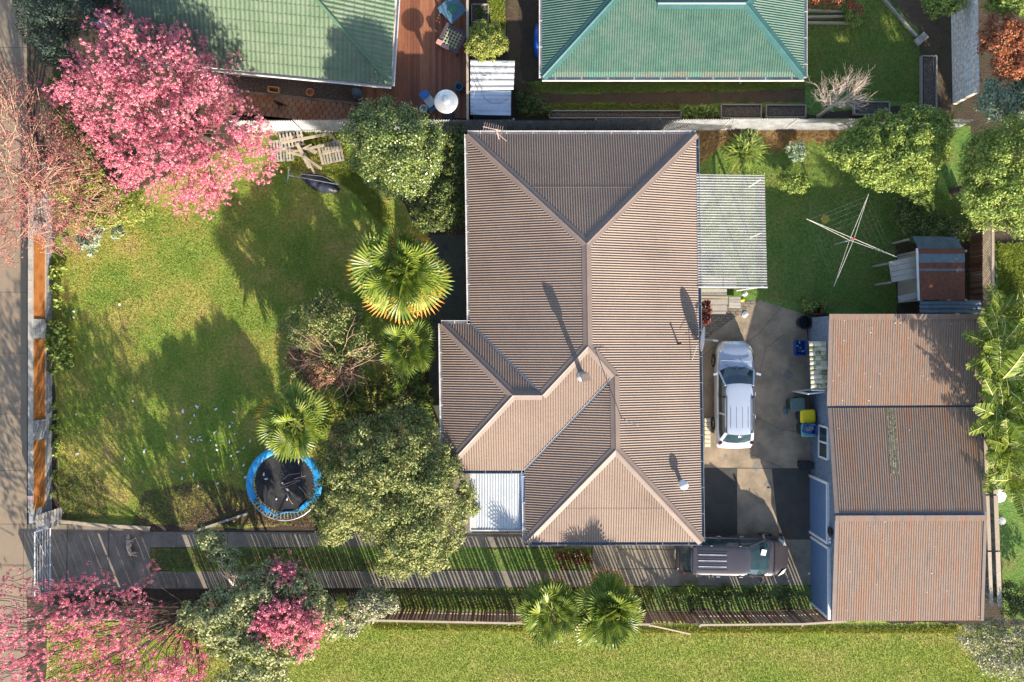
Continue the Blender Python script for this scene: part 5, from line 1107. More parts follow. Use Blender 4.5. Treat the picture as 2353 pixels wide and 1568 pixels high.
for sx in (-1, 1):
    for sy in (-1, 1): q = P(985 + sx * 9, 230 + sy * 9, 0); mb = MB(); mb.beam((q.x, q.y, .3), (q.x, q.y, .66), .03, .03); mb.build("leg", m_zincw, ch)
bk = P(973, 250, .7); mb = MB(); mb.lathe((bk.x, bk.y, .3), [(.13, 0), (.17, .4), (.185, .42), (.16, .42), (.12, .05)], 20); tag(mb.build("bucket", m_white), "white rimmed round bucket beside the lounge chair on the deck", "bucket")
bk = P(1055, 200, .6); mb = MB(); mb.lathe((bk.x, bk.y, .3), [(.16, 0), (.24, .2), (.2, .42), (.16, .42), (.12, .1)], 18); tag(mb.build("pot", m_bluetab, smooth=True), "dark blue glazed pot in the shade near the board fence", "pot")
bk = P(712, 212, .3); mb = MB(); mb.lathe((bk.x, bk.y, 0), [(.13, 0), (.17, .28), (.19, .3), (.15, .3), (.12, .08)], 20); tag(mb.build("pot", mat("orange_terracotta", [(.45, .2, .09), (.55, .28, .13)], scale=5)), "round terracotta rimmed pot on the gravel strip under the green roof", "pot")
pl = MB(); 
for (a, b) in (((618, 200), (642, 203)), ((642, 203), (641, 215)), ((641, 215), (617, 212)), ((617, 212), (618, 200))): pl.beam(P(a[0], a[1], .2), P(b[0], b[1], .2), .04, .2)
tag(pl.build("planter_box", mat("orange_planter_wood", [(.42, .22, .08), (.55, .32, .14)], scale=5)), "small rectangular orange timber planter beside the scalloped paver path", "planter")
q = P(820, 213, .5); mb = MB(); mb.lathe((q.x, q.y, 0), [(.2, 0), (.26, .3), (.2, .75), (.1, .85), (.01, .87)], 14); tag(mb.build("water_cylinder", m_blueiron, smooth=True), "blue-grey rounded drum under the corner of the green roof", "drum")
# ------------------------------------------------------------------ striped iron shed
sd = thing("iron_shed", "small iron shed with a white striped upper roof and a blue-grey lower roof", "shed", tuple(P(1130, 200)))
q = [P(1081, 137, 2.0), P(1183, 139, 2.0), P(1180, 206, 1.85), P(1081, 207, 1.85)]
mb = MB(); corr_quad(mb, q[3], q[0], q[1], q[2], .28, .022, kind='trap', n=10); mb.build("upper_roof", m_zincw, sd)
q2_ = [P(1080, 208, 1.80), P(1174, 205, 1.80), P(1174, 266, 1.62), P(1081, 264, 1.62)]
mb = MB(); corr_quad(mb, q2_[3], q2_[0], q2_[1], q2_[2], .19, .014, kind='trap', n=10); mb.build("lower_roof", m_zincrust, sd)
mb = MB(); mb.prism([(q[0].x + .08, q[0].y - .06), (q[1].x - .08, q[1].y - .06), (q2_[2].x - .06, q2_[2].y + .12), (q2_[3].x + .08, q2_[3].y + .12)][::-1], 0, 1.55); mb.build("wall", m_blueiron, sd)
tag(MB().tube([P(1086, 150, 2.05), P(1098, 180, 2.0), P(1108, 210, 1.92), P(1114, 228, 1.85), P(1130, 238, 1.84), P(1152, 238, 1.83), P(1170, 225, 1.84)], .012, 5).build("cable", m_gutd), "thin dark cable looped over the striped iron shed roof", "cable")
nt_ = MB()
for k in range(90):
    t = R.random(); c_ = P(1085 + 92 * t + R.gauss(0, 3), 208 - 66 * t + R.gauss(0, 6), 2.05); nt_.beam(c_, c_ + Vector((R.gauss(0, .14), R.gauss(0, .14), R.gauss(0, .01))), .012, .006)
tag(nt_.build("wire_mesh", m_zincw), "strip of torn pale wire netting lying diagonally over the striped shed roof", "netting")
# ------------------------------------------------------------------ rusty old shed
rs = thing("old_shed", "old lean-to shed with rusty red iron roof panels above the garage", "shed", tuple(P(2150, 630)))
x0, x1 = 2108, 2216; cols_ = [m_rust, m_blueiron, m_rust, m_blueiron, m_rust, m_rust, m_rust, m_rust, m_rust]; ed = [573, 583, 603, 617, 622, 641, 657, 672, 688]
for i in range(8):
    a, b = ed[i], ed[i + 1]; z = 2.3 - .002 * i; q = [P(x0 + i * .4, a, z), P(x1 + i * .2, a, 2.15), P(x1 + i * .2, b + .8, 2.15), P(x0 + i * .4, b + .8, z)]
    mb = MB(); mb.prism([tuple(v[:2]) for v in q][::-1], 0, .03); 
    mb.v = [(v[0], v[1], (2.3 if abs(v[0] - q[0].x) < abs(v[0] - q[1].x) else 2.15) + v[2] - .004 * i) for v in mb.v]; mb.build("roof_panel", cols_[i], rs)
mb = MB(); mb.beam(P(2107, 571, 2.34), P(2111, 690, 2.34), .09, .04); mb.build("edge_capping", m_zincw, rs)
mb = MB(); q = [P(2096, 543, 1.5), P(2198, 545, 1.5), P(2213, 572, 1.9), P(2110, 572, 1.9)]; corr_quad(mb, q[3], q[2], q[1], q[0], .7, .012); mb.build("lower_lean_to_roof", m_blueiron, rs)
for i in range(4):
    t0, t1_ = i / 4, (i + .92) / 4
    A0 = P(2108, 588, 2.0).lerp(P(2109, 640, 2.0), t0); A1 = P(2108, 588, 2.0).lerp(P(2109, 640, 2.0), t1_); B0 = P(2042, 602, 1.7).lerp(P(2050, 650, 1.7), t0); B1 = P(2042, 602, 1.7).lerp(P(2050, 650, 1.7), t1_)
    mb = MB(); mb.add([A0, A1, B1, B0] + [v - Vector((0, 0, .03)) for v in (A0, A1, B1, B0)], [(0, 1, 2, 3), (7, 6, 5, 4), (0, 4, 5, 1), (1, 5, 6, 2), (2, 6, 7, 3), (3, 7, 4, 0)]); mb.build("side_board", m_timbg, rs)
mb = MB(); mb.beam(P(2064, 688, 1.6), P(2109, 678, 1.9), .28, .04); mb.build("lower_board", m_timbg, rs)
mb = MB(); q = [P(2113, 692, 2.2), P(2254, 690, 2.0), P(2256, 720, 2.0), P(2113, 720, 2.2)]; corr_quad(mb, q[3], q[0], q[1], q[2], .2, .02, kind='trap'); mb.build("rear_roof", m_blueiron, rs)
for (x, y) in ((2110, 578), (2214, 578), (2112, 690), (2214, 690), (2050, 604), (2056, 648), (2098, 548), (2196, 550)):
    mb = MB(); p = P(x, y, 1.9); mb.beam((p.x, p.y, 0), (p.x, p.y, 1.5 if x < 2100 or y < 560 else 2.1), .09, .09); mb.build("post", m_timbg, rs)
MB().prism([tuple(P(x, y, 2.1)[:2]) for x, y in ((2114, 580), (2210, 580), (2212, 684), (2116, 684))][::-1], .02, 2.05).build("wall", m_timbg, rs)
# ------------------------------------------------------------------ trampoline
tc = P(653, 1112, .85)
tr = thing("trampoline", "round trampoline with torn bright blue edge padding on the shaded lawn", "trampoline", (tc.x, tc.y, 0))
RR = 1.70; m_bluepad = mat("blue_vinyl_pad", [(.02, .22, .48), (.03, .30, .62)], scale=4, rough=.4, fine=.15, bump=.3, bscale=9)
def ring(c, r, z, n=48, a0=0, a1=360): return [(c.x + r * math.cos(math.radians(a0 + (a1 - a0) * k / n)), c.y + r * math.sin(math.radians(a0 + (a1 - a0) * k / n)), z) for k in range(n + 1)]
MB().tube(ring(tc, RR, .85), .024, 7, cap=False).build("frame", m_zinc, tr, smooth=True)
m_matt = mat("black_mat", [(.012, .012, .016), (.03, .03, .03), (.09, .08, .065)], scale=2.5, lo=.4, hi=.85, rough=.8)
mb = MB(); mb.lathe((tc.x, tc.y + .06, 0), [(1.36, .835), (1.36, .845), (.7, .825), (.01, .81)], 48); mb.build("jumping_mat", m_matt, tr)
mb = MB()
for k in range(60):
    a = 2 * math.pi * k / 60; mb.tube([(tc.x + RR * math.cos(a), tc.y + RR * math.sin(a), .85), (tc.x + 1.35 * math.cos(a), tc.y + .06 + 1.35 * math.sin(a), .84)], .012, 4)
mb.build("springs", m_zinc, tr)
def pad(a0, a1, ri, ro, z=.885, wob=0.0):
    mb = MB(); n = 22; vs = []
    for k in range(n + 1):
        a = math.radians(a0 + (a1 - a0) * k / n); w_ = R.uniform(-wob, wob)
        for r, dz in ((ri + w_, -.02), (ri + .06 + w_, .02), ((ri + ro) / 2, .03), (ro - .04, .02), (ro, -.03)): vs.append((tc.x + r * math.cos(a), tc.y + r * math.sin(a), z + dz))
    mb.add(vs, [(k * 5 + j, (k + 1) * 5 + j, (k + 1) * 5 + j + 1, k * 5 + j + 1) for k in range(n) for j in range(4)]); return mb.build("edge_pad", m_bluepad, tr, smooth=True)
pad(95, 207, 1.42, 1.76, wob=.02); pad(-28, 40, 1.42, 1.76, wob=.05); pad(40, 95, 1.42, 1.74, wob=.02)
mb = MB(); mb.tube([(tc.x - 1.45, tc.y - .75, .88), (tc.x - .95, tc.y - 1.0, .86), (tc.x - .55, tc.y - 1.35, .86), (tc.x - .35, tc.y - 1.5, .85)], .035, 6)
mb.tube([(tc.x - .35, tc.y - 1.42, .86), (tc.x + .1, tc.y - 1.3, .87), (tc.x + .65, tc.y - 1.3, .87), (tc.x + .85, tc.y - 1.0, .87), (tc.x + 1.1, tc.y - .85, .88), (tc.x + 1.5, tc.y - .75, .88)], .03, 6)
mb.box((tc.x - .9, tc.y - 1.2, .86), (.5, .14, .02), -.7); mb.box((tc.x + .95, tc.y - 1.02, .88), (.45, .2, .02), .75); mb.build("torn_pad", m_bluepad, tr)
for k in range(6):
    a = math.radians(60 * k + 15); x, y = tc.x + RR * math.cos(a), tc.y + RR * math.sin(a); mb = MB(); mb.tube([(x, y, .84), (x + .05 * math.cos(a), y + .05 * math.sin(a), .02)], .022, 6); mb.build("leg", m_zinc, tr)
brn = MB()
for k in range(7): c_ = Vector((tc.x + R.uniform(-.2, .9), tc.y + R.uniform(-.9, .7), .87)); twigs(brn, c_, Vector((R.gauss(0, 1), R.gauss(0, 1), .02)).normalized(), R.uniform(.3, .7), .014, 1, .4, 2, 0)
tag(brn.build("fallen_twigs", m_barkpale), "bare pale twigs lying on the black trampoline mat", "twigs")
# ------------------------------------------------------------------ rotary clothesline
cl = thing("clothesline", "rotary clothesline with long crossed arms on the shaded back lawn", "clothesline", tuple(P(1950, 560)))
hubt = P(1962, 549, 2.15); hubb = P(1945, 557, 1.75); gp = Vector((hubb.x * 1.0, hubb.y, 0)); gp = Vector((hubt.x, hubt.y, 0))
mb = MB(); mb.tube([gp, hubt], .035, 8); mb.build("pole", m_zinc, cl)
ends = [P(1853, 503, 2.1), P(1996, 446, 2.2), P(2061, 591, 2.1), P(1916, 659, 2.0)]
hb = hubt - Vector((0, 0, .45))
for e in ends:
    mb = MB(); mb.tube([hb, hb.lerp(e, .5), e], .011, 6); mb.tube([hubt + Vector((0, 0, .02)), hubt.lerp(e, .94)], .012, 6); mb.build("arm", mat("arm_metal" + str(ends.index(e)), [(.55, .48, .38), (.62, .6, .58)], scale=3, rough=.5, metal=.3), cl)
mb = MB()
for f in (.95, .84, .7, .56, .42):
    for i in range(4): a = hb.lerp(ends[i], f); b = hb.lerp(ends[(i + 1) % 4], f); mb.tube([a, a.lerp(b, .5) - Vector((0, 0, .03)), b], .0014, 3)
mb.build("lines", m_gutd, cl)
mb = MB(); mb.lathe((hubt.x, hubt.y, hubt.z), [(.05, -.06), (.05, .03), (.02, .06)], 10); mb.build("hub_cap", mat("red_plastic", [(.5, .03, .02), (.6, .05, .03)], scale=3), cl)
# ------------------------------------------------------------------ vehicles
def subsurf(o, l=2): m_ = o.modifiers.new("sub", 'SUBSURF'); m_.levels = l; m_.render_levels = l
def make_car(name, label, loc, rz, paint, L, Wd, zh, zb, zr, xw0, xr0, xr1, xw1, rails, white_bumper=None):
    o = thing(name, label, "car", (0, 0, 0)); h = Wd / 2
    # lower body
    st = [(-L / 2, .80, zb - .16), (-L / 2 + .10, .92, zb - .05), (-L / 2 + .4, .99, zb), (-L * .25, 1.0, zb), (0, 1.0, zb), (xw0 - .25, 1.0, zb), (xw0 + .1, .99, zb - .01), (L / 2 - .75, .96, zh), (L / 2 - .35, .90, zh - .07), (L / 2 - .1, .78, zh - .2), (L / 2, .62, zh - .32)]
    sec = [(0, 0), (.45, -.005), (.78, -.03), (.93, -.09), (1.0, -.24)]
    V = []; nS = 0
    for (x, wf, zt) in st:
        row = []
        for (yf, dz) in sec: row.append((x, yf * h * wf, zt + dz * 1.0))
        row += [(x, h * wf * 1.0, max(.42, zt - .5)), (x, h * wf * .97, .26), (x, h * wf * .6, .2), (x, 0, .2)]
        full = row + [(p[0], -p[1], p[2]) for p in row[-2:0:-1]]
        V += full; nS = len(full)
    Fc = [(i * nS + j, i * nS + (j + 1) % nS, (i + 1) * nS + (j + 1) % nS, (i + 1) * nS + j) for i in range(len(st) - 1) for j in range(nS)]
    Fc += [tuple(range(nS)), tuple((len(st) - 1) * nS + j for j in range(nS))[::-1]]
    b = MB().add(V, Fc).build("body", paint, o, smooth=True); subsurf(b)
    # glasshouse
    hb_, ht = h * .90, h * .69
    base = [(xw0 + .02, 0), (xw0 - .06, hb_ * .6), (xw0 - .30, hb_), (0, hb_ * 1.01), (xr1 + .1, hb_ * .98), (xw1 + .12, hb_ * .86), (xw1, hb_ * .5), (xw1 - .03, 0)]
    top = [(xr0 + .02, 0), (xr0 - .01, ht * .6), (xr0 - .12, ht), (-.1, ht * 1.02), (xr1 + .3, ht), (xr1 + .08, ht * .93), (xr1, ht * .6), (xr1 - .01, 0)]
    def loop(l, z): return [(x, y, z) for x, y in l] + [(x, -y, z) for x, y in l[-2:0:-1]]
    lb = loop(base, zb - .06); lm = [tuple(Vector(a).lerp(Vector(b_), .55)) for a, b_ in zip(loop(base, zb - .06), loop(top, zr))]; lm = [(x * 1.0, y * 1.03, z + .02) for x, y, z in lm]; lt = loop(top, zr - .02); n = len(lb)
    mb = MB(); mb.add(lb + lm + lt, [(k * n + i, k * n + (i + 1) % n, (k + 1) * n + (i + 1) % n, (k + 1) * n + i) for k in range(2) for i in range(n)] + [tuple(range(2 * n, 3 * n))])
    mb.build("windows", m_carglass, o, smooth=False)
    # roof skin
    V = []; xs = [xr0 + .03, xr0 - .15, (xr0 * .6 + xr1 * .4), (xr0 * .3 + xr1 * .7), xr1 + .25, xr1 - .03]; ysf = [-1.03, -.97, -.6, 0, .6, .97, 1.03]
    for i, x in enumerate(xs):
        ws = ht * (.93 if i in (0, 5) else 1.02)
        for yf in ysf: V.append((x - (.05 * abs(yf) if i == 0 else 0) + (.06 * abs(yf) if i == 5 else 0), yf * ws, zr + .035 - .035 * yf * yf - (.03 if i in (0, 5) else 0) - (.04 if abs(yf) > 1 else 0)))
    nn_ = len(ysf); Fc = [(i * nn_ + j, i * nn_ + j + 1, (i + 1) * nn_ + j + 1, (i + 1) * nn_ + j) for i in range(len(xs) - 1) for j in range(nn_ - 1)]
    rf = MB().add(V, [f[::-1] for f in Fc]).build("roof", paint, o, smooth=True); subsurf(rf, 1)
    # pillars
    for s in (-1, 1):
        mb = MB(); mb.beam((xw0 - .28, s * hb_ * 1.0, zb - .03), (xr0 - .08, s * ht * 1.02, zr), .07, .05); mb.build("pillar", paint, o)
        for xx in ((xw0 + xr0) / 2 - 1.0, xr1 + (.95 if L > 4.6 else .8)):
            mb = MB(); mb.beam((xx, s * hb_ * 1.0, zb - .03), (xx - .03, s * ht * 1.03, zr), .09, .04, mi=0); mb.build("pillar", m_blk if xx > -.5 else paint, o)
        mb = MB(); mb.beam((xw1 + .13, s * hb_ * .88, zb - .03), (xr1 + .1, s * ht * .95, zr), .14, .06); mb.build("pillar", paint, o)
        # mirrors, handles, lights
        mb = MB(); mb.box((xw0 - .42, s * (h + .09), zb + .06), (.1, .2, .13), s * .3); mb.build("mirror", m_blk if paint is m_darkcar else paint, o)
        for xx in (xw0 - 1.35, xw0 - 2.4): mb = MB(); mb.box((xx, s * (h + .005), zb - .13), (.17, .03, .03)); mb.build("door_handle", m_zinc if paint is m_darkcar else paint, o)
        mb = MB(); hx = L / 2 - .28; mb.add([(hx - .25, s * h * .86, zh - .09), (hx - .05, s * h * .62, zh - .09), (hx + .16, s * h * .55, zh - .24), (hx + .06, s * h * .80, zh - .26), (hx - .25, s * h * .93, zh - .2)], [(0, 1, 2, 3, 4)]); 
        for v_i in range(5): x_, y_, z_ = mb.v[v_i]; mb.v[v_i] = (x_, y_ * 1.02, z_ + .035)
        mb.build("headlight", m_lamp, o)
        mb = MB(); mb.box((-L / 2 + .20, s * h * .80, zb - .14), (.12, .16, .16), s * .35); mb.build("taillight", m_redlamp, o)
        for xx in (L * .31, -L * .29):
            mb = MB(); q_ = []
            prof = [(.17, 0), (.31, .0), (.325, .03), (.325, .18), (.31, .21), (.17, .21)]; n2 = 20; vs = []
            for r_, t_ in prof:
                for k in range(n2): a = 2 * math.pi * k / n2; vs.append((xx + r_ * math.cos(a), s * (h + .015 - t_), .325 + r_ * math.sin(a)))
            fs = [(i * n2 + k, i * n2 + (k + 1) % n2, (i + 1) * n2 + (k + 1) % n2, (i + 1) * n2 + k) for i in range(5) for k in range(n2)]
            wh = MB().add(vs, fs).build("wheel", m_tyre, o, smooth=True)
            mb = MB()
            for k in range(5): a = 2 * math.pi * k / 5; mb.beam((xx, s * (h + .005), .325), (xx + .19 * math.cos(a), s * (h + .005), .325 + .19 * math.sin(a)), .05, .03, up=(0, 1, 0))
            mb.add([(xx + .2 * math.cos(2 * math.pi * k / 16), s * (h - .03), .325 + .2 * math.sin(2 * math.pi * k / 16)) for k in range(16)], [tuple(range(16))]); mb.build("rim", m_rim, wh)
    # bonnet and roof creases
    mb = MB()
    for yf in (-.42, -.15, .15, .42): mb.beam((xw0 + .22, yf * Wd * .9, zb + .004), (L / 2 - .75, yf * Wd * .8, zh + .004), .012, .012)
    mb.beam((xw0 + .16, -h * .8, zb - .01), (xw0 + .2, h * .8, zb - .01), .03, .02); mb.build("bonnet_crease", paint if paint is not m_darkcar else m_blk, o)
    mb = MB()
    for yf in (-.32, -.11, .11, .32): mb.beam((xr0 - 1.05, yf * ht * 2, zr + .036 - .07 * yf * yf), (xr1 + .3, yf * ht * 2, zr + .036 - .07 * yf * yf), .014, .010)
    mb.build("roof_crease", m_blk if paint is m_darkcar else m_gutd, o)
    if rails:
        for s in (-1, 1): mb = MB(); mb.tube([(xr0 - .55, s * ht * .93, zr + .03), (xr0 - .75, s * ht * .95, zr + .07), (xr1 + .25, s * ht * .95, zr + .07), (xr1 + .08, s * ht * .92, zr + .03)], .026, 6); mb.build("roof_rail", m_blk, o)
    else:
        for yf in (-.21, 0, .21): mb = MB(); mb.beam((xr0 - 1.1, yf * ht * 2, zr + .045), (xr1 + .32, yf * ht * 2, zr + .045), .03, .014); mb.build("chrome_strip", m_zinc, o)
        mb = MB(); mb.beam((xr1 + .17, -ht * .92, zr + .035), (xr1 + .17, ht * .92, zr + .035), .16, .02); mb.build("rear_spoiler", paint, o)
    if white_bumper: mb = MB(); mb.tube([(-L / 2 + .2, -h * .93, .58), (-L / 2 + .02, -h * .8, .6), (-L / 2 - .02, 0, .61), (-L / 2 + .02, h * .8, .6), (-L / 2 + .2, h * .93, .58)], .09, 8); mb.build("rear_bumper", white_bumper, o, smooth=True)
    mb = MB(); mb.box((-L / 2 - .09, 0, .62), (.02, .4, .12)); mb.build("number_plate", m_white, o)
    for s, x_ in ((-1, xw0 - .05), (1, xw0 - .02)): mb = MB(); mb.beam((x_ + .02, s * .55, zb + .0), (x_ - .15, s * .05, zb + .09), .015, .015); mb.build("wiper", m_blk, o)
    # seats seen dimly behind the glass, dash paper
    o.location = loc; o.rotation_euler = (0, 0, rz); return o
def carpaint(n, c): 
    m_ = mat(n, c, scale=1, rough=.3, metal=.45, fine=0.03, spec=.5, coat=.6); return m_
m_silver = carpaint("silver_car_paint", [(.40, .44, .52), (.47, .51, .58)]); m_darkcar = carpaint("dark_plum_grey_paint", [(.055, .048, .055), (.075, .065, .072)])
m_lamp = mat("headlamp_glass", [(.5, .5, .46), (.65, .64, .6)], scale=3, rough=.15, spec=.8); m_redlamp = mat("red_lamp", [(.06, .004, .004), (.10, .006, .006)], scale=3, rough=.2)
m_glasscar = m_glass
make_car("station_wagon", "silver station wagon with black roof rails parked beside the brown house", (10.35, -2.45, 0.012), math.radians(90), m_silver, 4.9, 1.80, .88, .98, 1.43, 1.35, .50, -1.82, -2.25, True, m_white)
pm = make_car("people_mover", "dark plum grey people mover parked at the bottom corner of the brown house", (10.26, -9.97, 0.012), math.radians(-1), m_darkcar, 5.15, 1.86, 1.0, 1.05, 1.60, 1.68, .55, -2.15, -2.42, False)
cdp = MB(); cdp.beam((1.10, .36, 1.375), (1.36, .30, 1.25), .26, .006); cdp.beam((.62, -.3, 1.6), (1.3, -.1, 1.29), .02, .004)
cd = bpy.data.meshes.new("windscreen_card"); cdo = bpy.data.objects.new("windscreen_card", cd); COL.objects.link(cdo); cd.from_pydata(cdp.v[:8], [], cdp.f[:6]); cd.materials.append(m_white); cdo.parent = pm
# ------------------------------------------------------------------ bins and crates
def wheelie(label, px, body, lid, rz=0.0):
    c = P(*px, 1.0); o = thing("wheelie_bin", label, "wheelie bin", (0, 0, 0), "wheelie bins against the garage wall")
    mb = MB(); mb.add([(-.22, -.2, .08), (.22, -.2, .08), (.22, .2, .08), (-.22, .2, .08), (-.29, -.27, .95), (.29, -.27, .95), (.29, .27, .95), (-.29, .27, .95)], [(0, 3, 2, 1), (0, 1, 5, 4), (1, 2, 6, 5), (2, 3, 7, 6), (3, 0, 4, 7)]); mb.build("bin_body", body, o)
    mb = MB(); V = []
    for (sx, z) in ((1.0, .955), (1.04, .98), (1.0, 1.02), (.8, 1.045), (.35, 1.05)):
        for k in range(24):
            a = 2 * math.pi * k / 24; e = .28; x = math.copysign(abs(math.cos(a)) ** e, math.cos(a)) * .335 * sx; y = math.copysign(abs(math.sin(a)) ** e, math.sin(a)) * .30 * sx; V.append((x, y, z))
    mb.add(V, [(i * 24 + k, i * 24 + (k + 1) % 24, (i + 1) * 24 + (k + 1) % 24, (i + 1) * 24 + k) for i in range(4) for k in range(24)] + [tuple(range(96, 120))]); mb.build("lid", lid, o, smooth=False)
    for s in (-1, 1): mb = MB(); mb.tube([(.24, s * .18, .1), (.24, s * .25, .1)], .1, 14); mb.build("wheel", m_tyre, o)
    mb = MB(); mb.tube([(.33, -.2, .96), (.38, -.2, .98), (.38, .2, .98), (.33, .2, .96)], .016, 6); mb.build("handle", body, o)
    o.location = (c.x, c.y, .012); o.rotation_euler = (0, 0, rz); return o
m_binbody = mat("dark_green_plastic", [(.02, .035, .032), (.035, .05, .045)], scale=4, rough=.5)
m_binlid = mat("grey_green_lid", [(.06, .10, .09), (.09, .13, .12)], scale=4, rough=.5); m_yel = mat("yellow_lid", [(.78, .55, .01), (.85, .62, .02)], scale=3, rough=.45, fine=.05); m_tealid = mat("teal_lid", [(.10, .28, .28), (.15, .35, .34)], scale=3, rough=.5)
m_bluecrate = mat("blue_crate_plastic", [(.015, .06, .24), (.02, .085, .32)], scale=4, rough=.45)
wheelie("dark green wheelie bin with a grey-green lid, topmost of the three", (1833, 930), m_binbody, m_binlid, .08)
wheelie("wheelie bin with a bright yellow lid, middle of the three", (1856, 957), m_binbody, m_yel, .03)
wheelie("wheelie bin with a teal lid carrying a blue crate, lowest of the three", (1858, 989), m_binbody, m_tealid, .02)
def crate(label, px, z0_, sx, sy, rz, fill):
    c = P(px[0], px[1], z0_ + .3); o = thing("recycling_crate", label, "crate", (0, 0, 0)); t_ = .02; h_ = .3
    mb = MB(); mb.box((0, 0, .012), (sx - .04, sy - .04, .02))
    for (cx_, cy_, dx_, dy_) in ((sx / 2, 0, t_, sy), (-sx / 2, 0, t_, sy), (0, sy / 2, sx - t_, t_), (0, -sy / 2, sx - t_, t_)): mb.box((cx_, cy_, h_ / 2), (dx_, dy_, h_))
    mb.build("crate_body", m_bluecrate, o)
    mb = MB()
    for (cx_, cy_, dx_, dy_) in ((sx / 2 + .015, 0, .05, sy + .08), (-sx / 2 - .015, 0, .05, sy + .08), (0, sy / 2 + .015, sx - .02, .05), (0, -sy / 2 - .015, sx - .02, .05)): mb.box((cx_, cy_, h_ + .008), (dx_, dy_, .03))
    mb.build("crate_rim", m_bluecrate, o); o.location = (c.x, c.y, z0_); o.rotation_euler = (0, 0, rz); return o
crate("blue recycling crate of bottles on the ground beside the tiled awning", (1840, 800), .012, .45, .66, 0, 1)
crate("blue recycling crate of papers lying on the teal bin lid", (1863, 987), 1.065, .50, .36, -.15, 0)
m_paper = mat("newsprint", [(.35, .33, .36), (.6, .58, .58), (.25, .2, .25)], scale=9, lo=.35, hi=.6, rough=.8)
for k, (dx_, dy_, rz_) in enumerate(((0, 0, -.3), (.06, .04, .4), (-.06, -.03, .1))):
    c = P(1860, 988, 1.25); mb = MB(); mb.box((c.x + dx_, c.y + dy_, 1.12 + k * .03), (.36, .26, .02), rz_); tag(mb.build("newspaper", m_paper), "folded newspaper in the blue crate on the teal bin", "newspaper", "papers in the blue crate")
for k in range(7):
    c = P(1836 + R.uniform(-3, 9), 800 + R.uniform(-12, 12), .2); mb = MB(); a = R.uniform(0, 3.1); mb.tube([c, c + Vector((.12 * math.cos(a), .12 * math.sin(a), .03))], .032, 8); tag(mb.build("bottle", m_zincw if k % 2 else m_bluetab), "small bottle lying in the blue crate beside the awning", "bottle", "bottles in the blue crate")
q = P(1848, 741, .4); mb = MB(); mb.lathe((q.x, q.y, .012), [(.25, 0), (.33, .5), (.35, .52), (.3, .52), (.26, .1)], 24); tag(mb.build("tub", m_blk), "large round black tub at the top corner of the garage", "tub")
pb = MB()
for (a, b) in (((1858, 700), (1884, 700)), ((1884, 700), (1884, 722)), ((1884, 722), (1858, 722)), ((1858, 722), (1858, 700))): pb.beam(P(a[0], a[1], .2), P(b[0], b[1], .2), .05, .36)
tag(pb.build("planter_box", m_rust), "rust coloured square planter frame above the garage roof corner", "planter")
q = P(1850, 1068, .3); mb = MB(); mb.box((q.x, q.y, .3), (.55, .3, .5)); mb.box((q.x - .05, q.y, .57), (.6, .36, .04)); tag(mb.build("small_cabinet", m_blk), "small black box beside the upper garage door", "box")
for (px_, lab, s_) in (((1811, 928), "small dark object on the driveway left of the green bin", .14), ((1803, 945), "dark blue can on the driveway left of the yellow bin", .13)):
    q = P(*px_, .05); mb = MB(); mb.tube([(q.x, q.y + s_, .09), (q.x + .06, q.y - s_, .09)], .085, 10); tag(mb.build("canister", m_bluetab), lab, "canister")
# stacked terracotta-like tiles beside the house wall
tl = thing("tile_stack", "row of stacked mossy roof tiles on the ground beside the house", "roof tiles", tuple(P(1628, 1005)))
for i in range(7):
    mb = MB(); a = P(1619, 966 + i * 9.6, .25); b = P(1631, 966 + i * 9.6, .25)
    for z in range(3): mb.beam(a + Vector((0, 0, z * .06 - .12)), b + Vector((.03, 0, z * .06 - .12)), .17, .045)
    mb.build("tile", m_mosstile, tl)
# ------------------------------------------------------------------ timber pile, pallets, tarpaulin
PLG = "planks in the timber pile by the corrugated fence"
for (a, b, wd, lab) in (((648, 328), (760, 307), .12, "long pale pole lying across the top of the timber pile"), ((660, 352), (745, 334), .10, "second long pole crossing the middle of the timber pile"),
    ((682, 330), (712, 386), .16, "thick short plank slanting down through the timber pile"), ((664, 350), (706, 362), .11, "pale plank end at the left of the timber pile"), ((698, 360), (738, 388), .12, "pale plank pointing to the lower right of the timber pile"),
    ((700, 352), (722, 398), .10, "grey plank lying under the crossed planks"), ((730, 334), (742, 376), .12, "upright-looking plank at the right of the timber pile"), ((758, 309), (784, 336), .10, "plank touching the round tree at the end of the pile"),
    ((742, 352), (780, 342), .14, "wide pale board at the right end of the timber pile"), ((690, 344), (716, 332), .05, "thin stick lying in the middle of the timber pile"), ((706, 340), (726, 352), .2, "short broad offcut in the middle of the timber pile")):
    z = R.uniform(.25, .5); mb = MB(); mb.beam(P(*a, z), P(*b, z + R.uniform(-.12, .12)), wd, .05); tag(mb.build("plank", m_timb), lab, "plank", PLG)
def pallet(label, px, n, rz, z=.14):
    o = thing("pallet", label, "pallet", (0, 0, 0)); 
    mb = MB()
    for k in range(n): mb.box((-.5 + k * 1.0 / (n - 1), 0, z), (.09, 1.0, .02))
    mb.build("slats", m_timbg, o)
    for y in (-.45, 0, .45): mb = MB(); mb.box((0, y, z - .06), (1.1, .09, .09)); mb.build("bearer", m_timb, o)
    q = P(*px); o.location = (q.x, q.y, 0); o.rotation_euler = (0, 0, rz)
pallet("grey slatted pallet under the blossom at the left of the timber pile", (650, 348), 8, .05); pallet("slatted pallet under the right end of the timber pile", (762, 352), 8, .2); pallet("pallet leaning below the corrugated fence behind the timber pile", (672, 318), 7, .2, .25)
tb = thing("tarpaulin_bundle", "black tarpaulin bundle with a grey T shaped pole on the lawn", "tarpaulin", tuple(P(735, 425)))
V = []; Fc = []; nx_, ny_ = 16, 8; a0_ = P(694, 405); a1_ = P(780, 440); dx = (a1_ - a0_); 
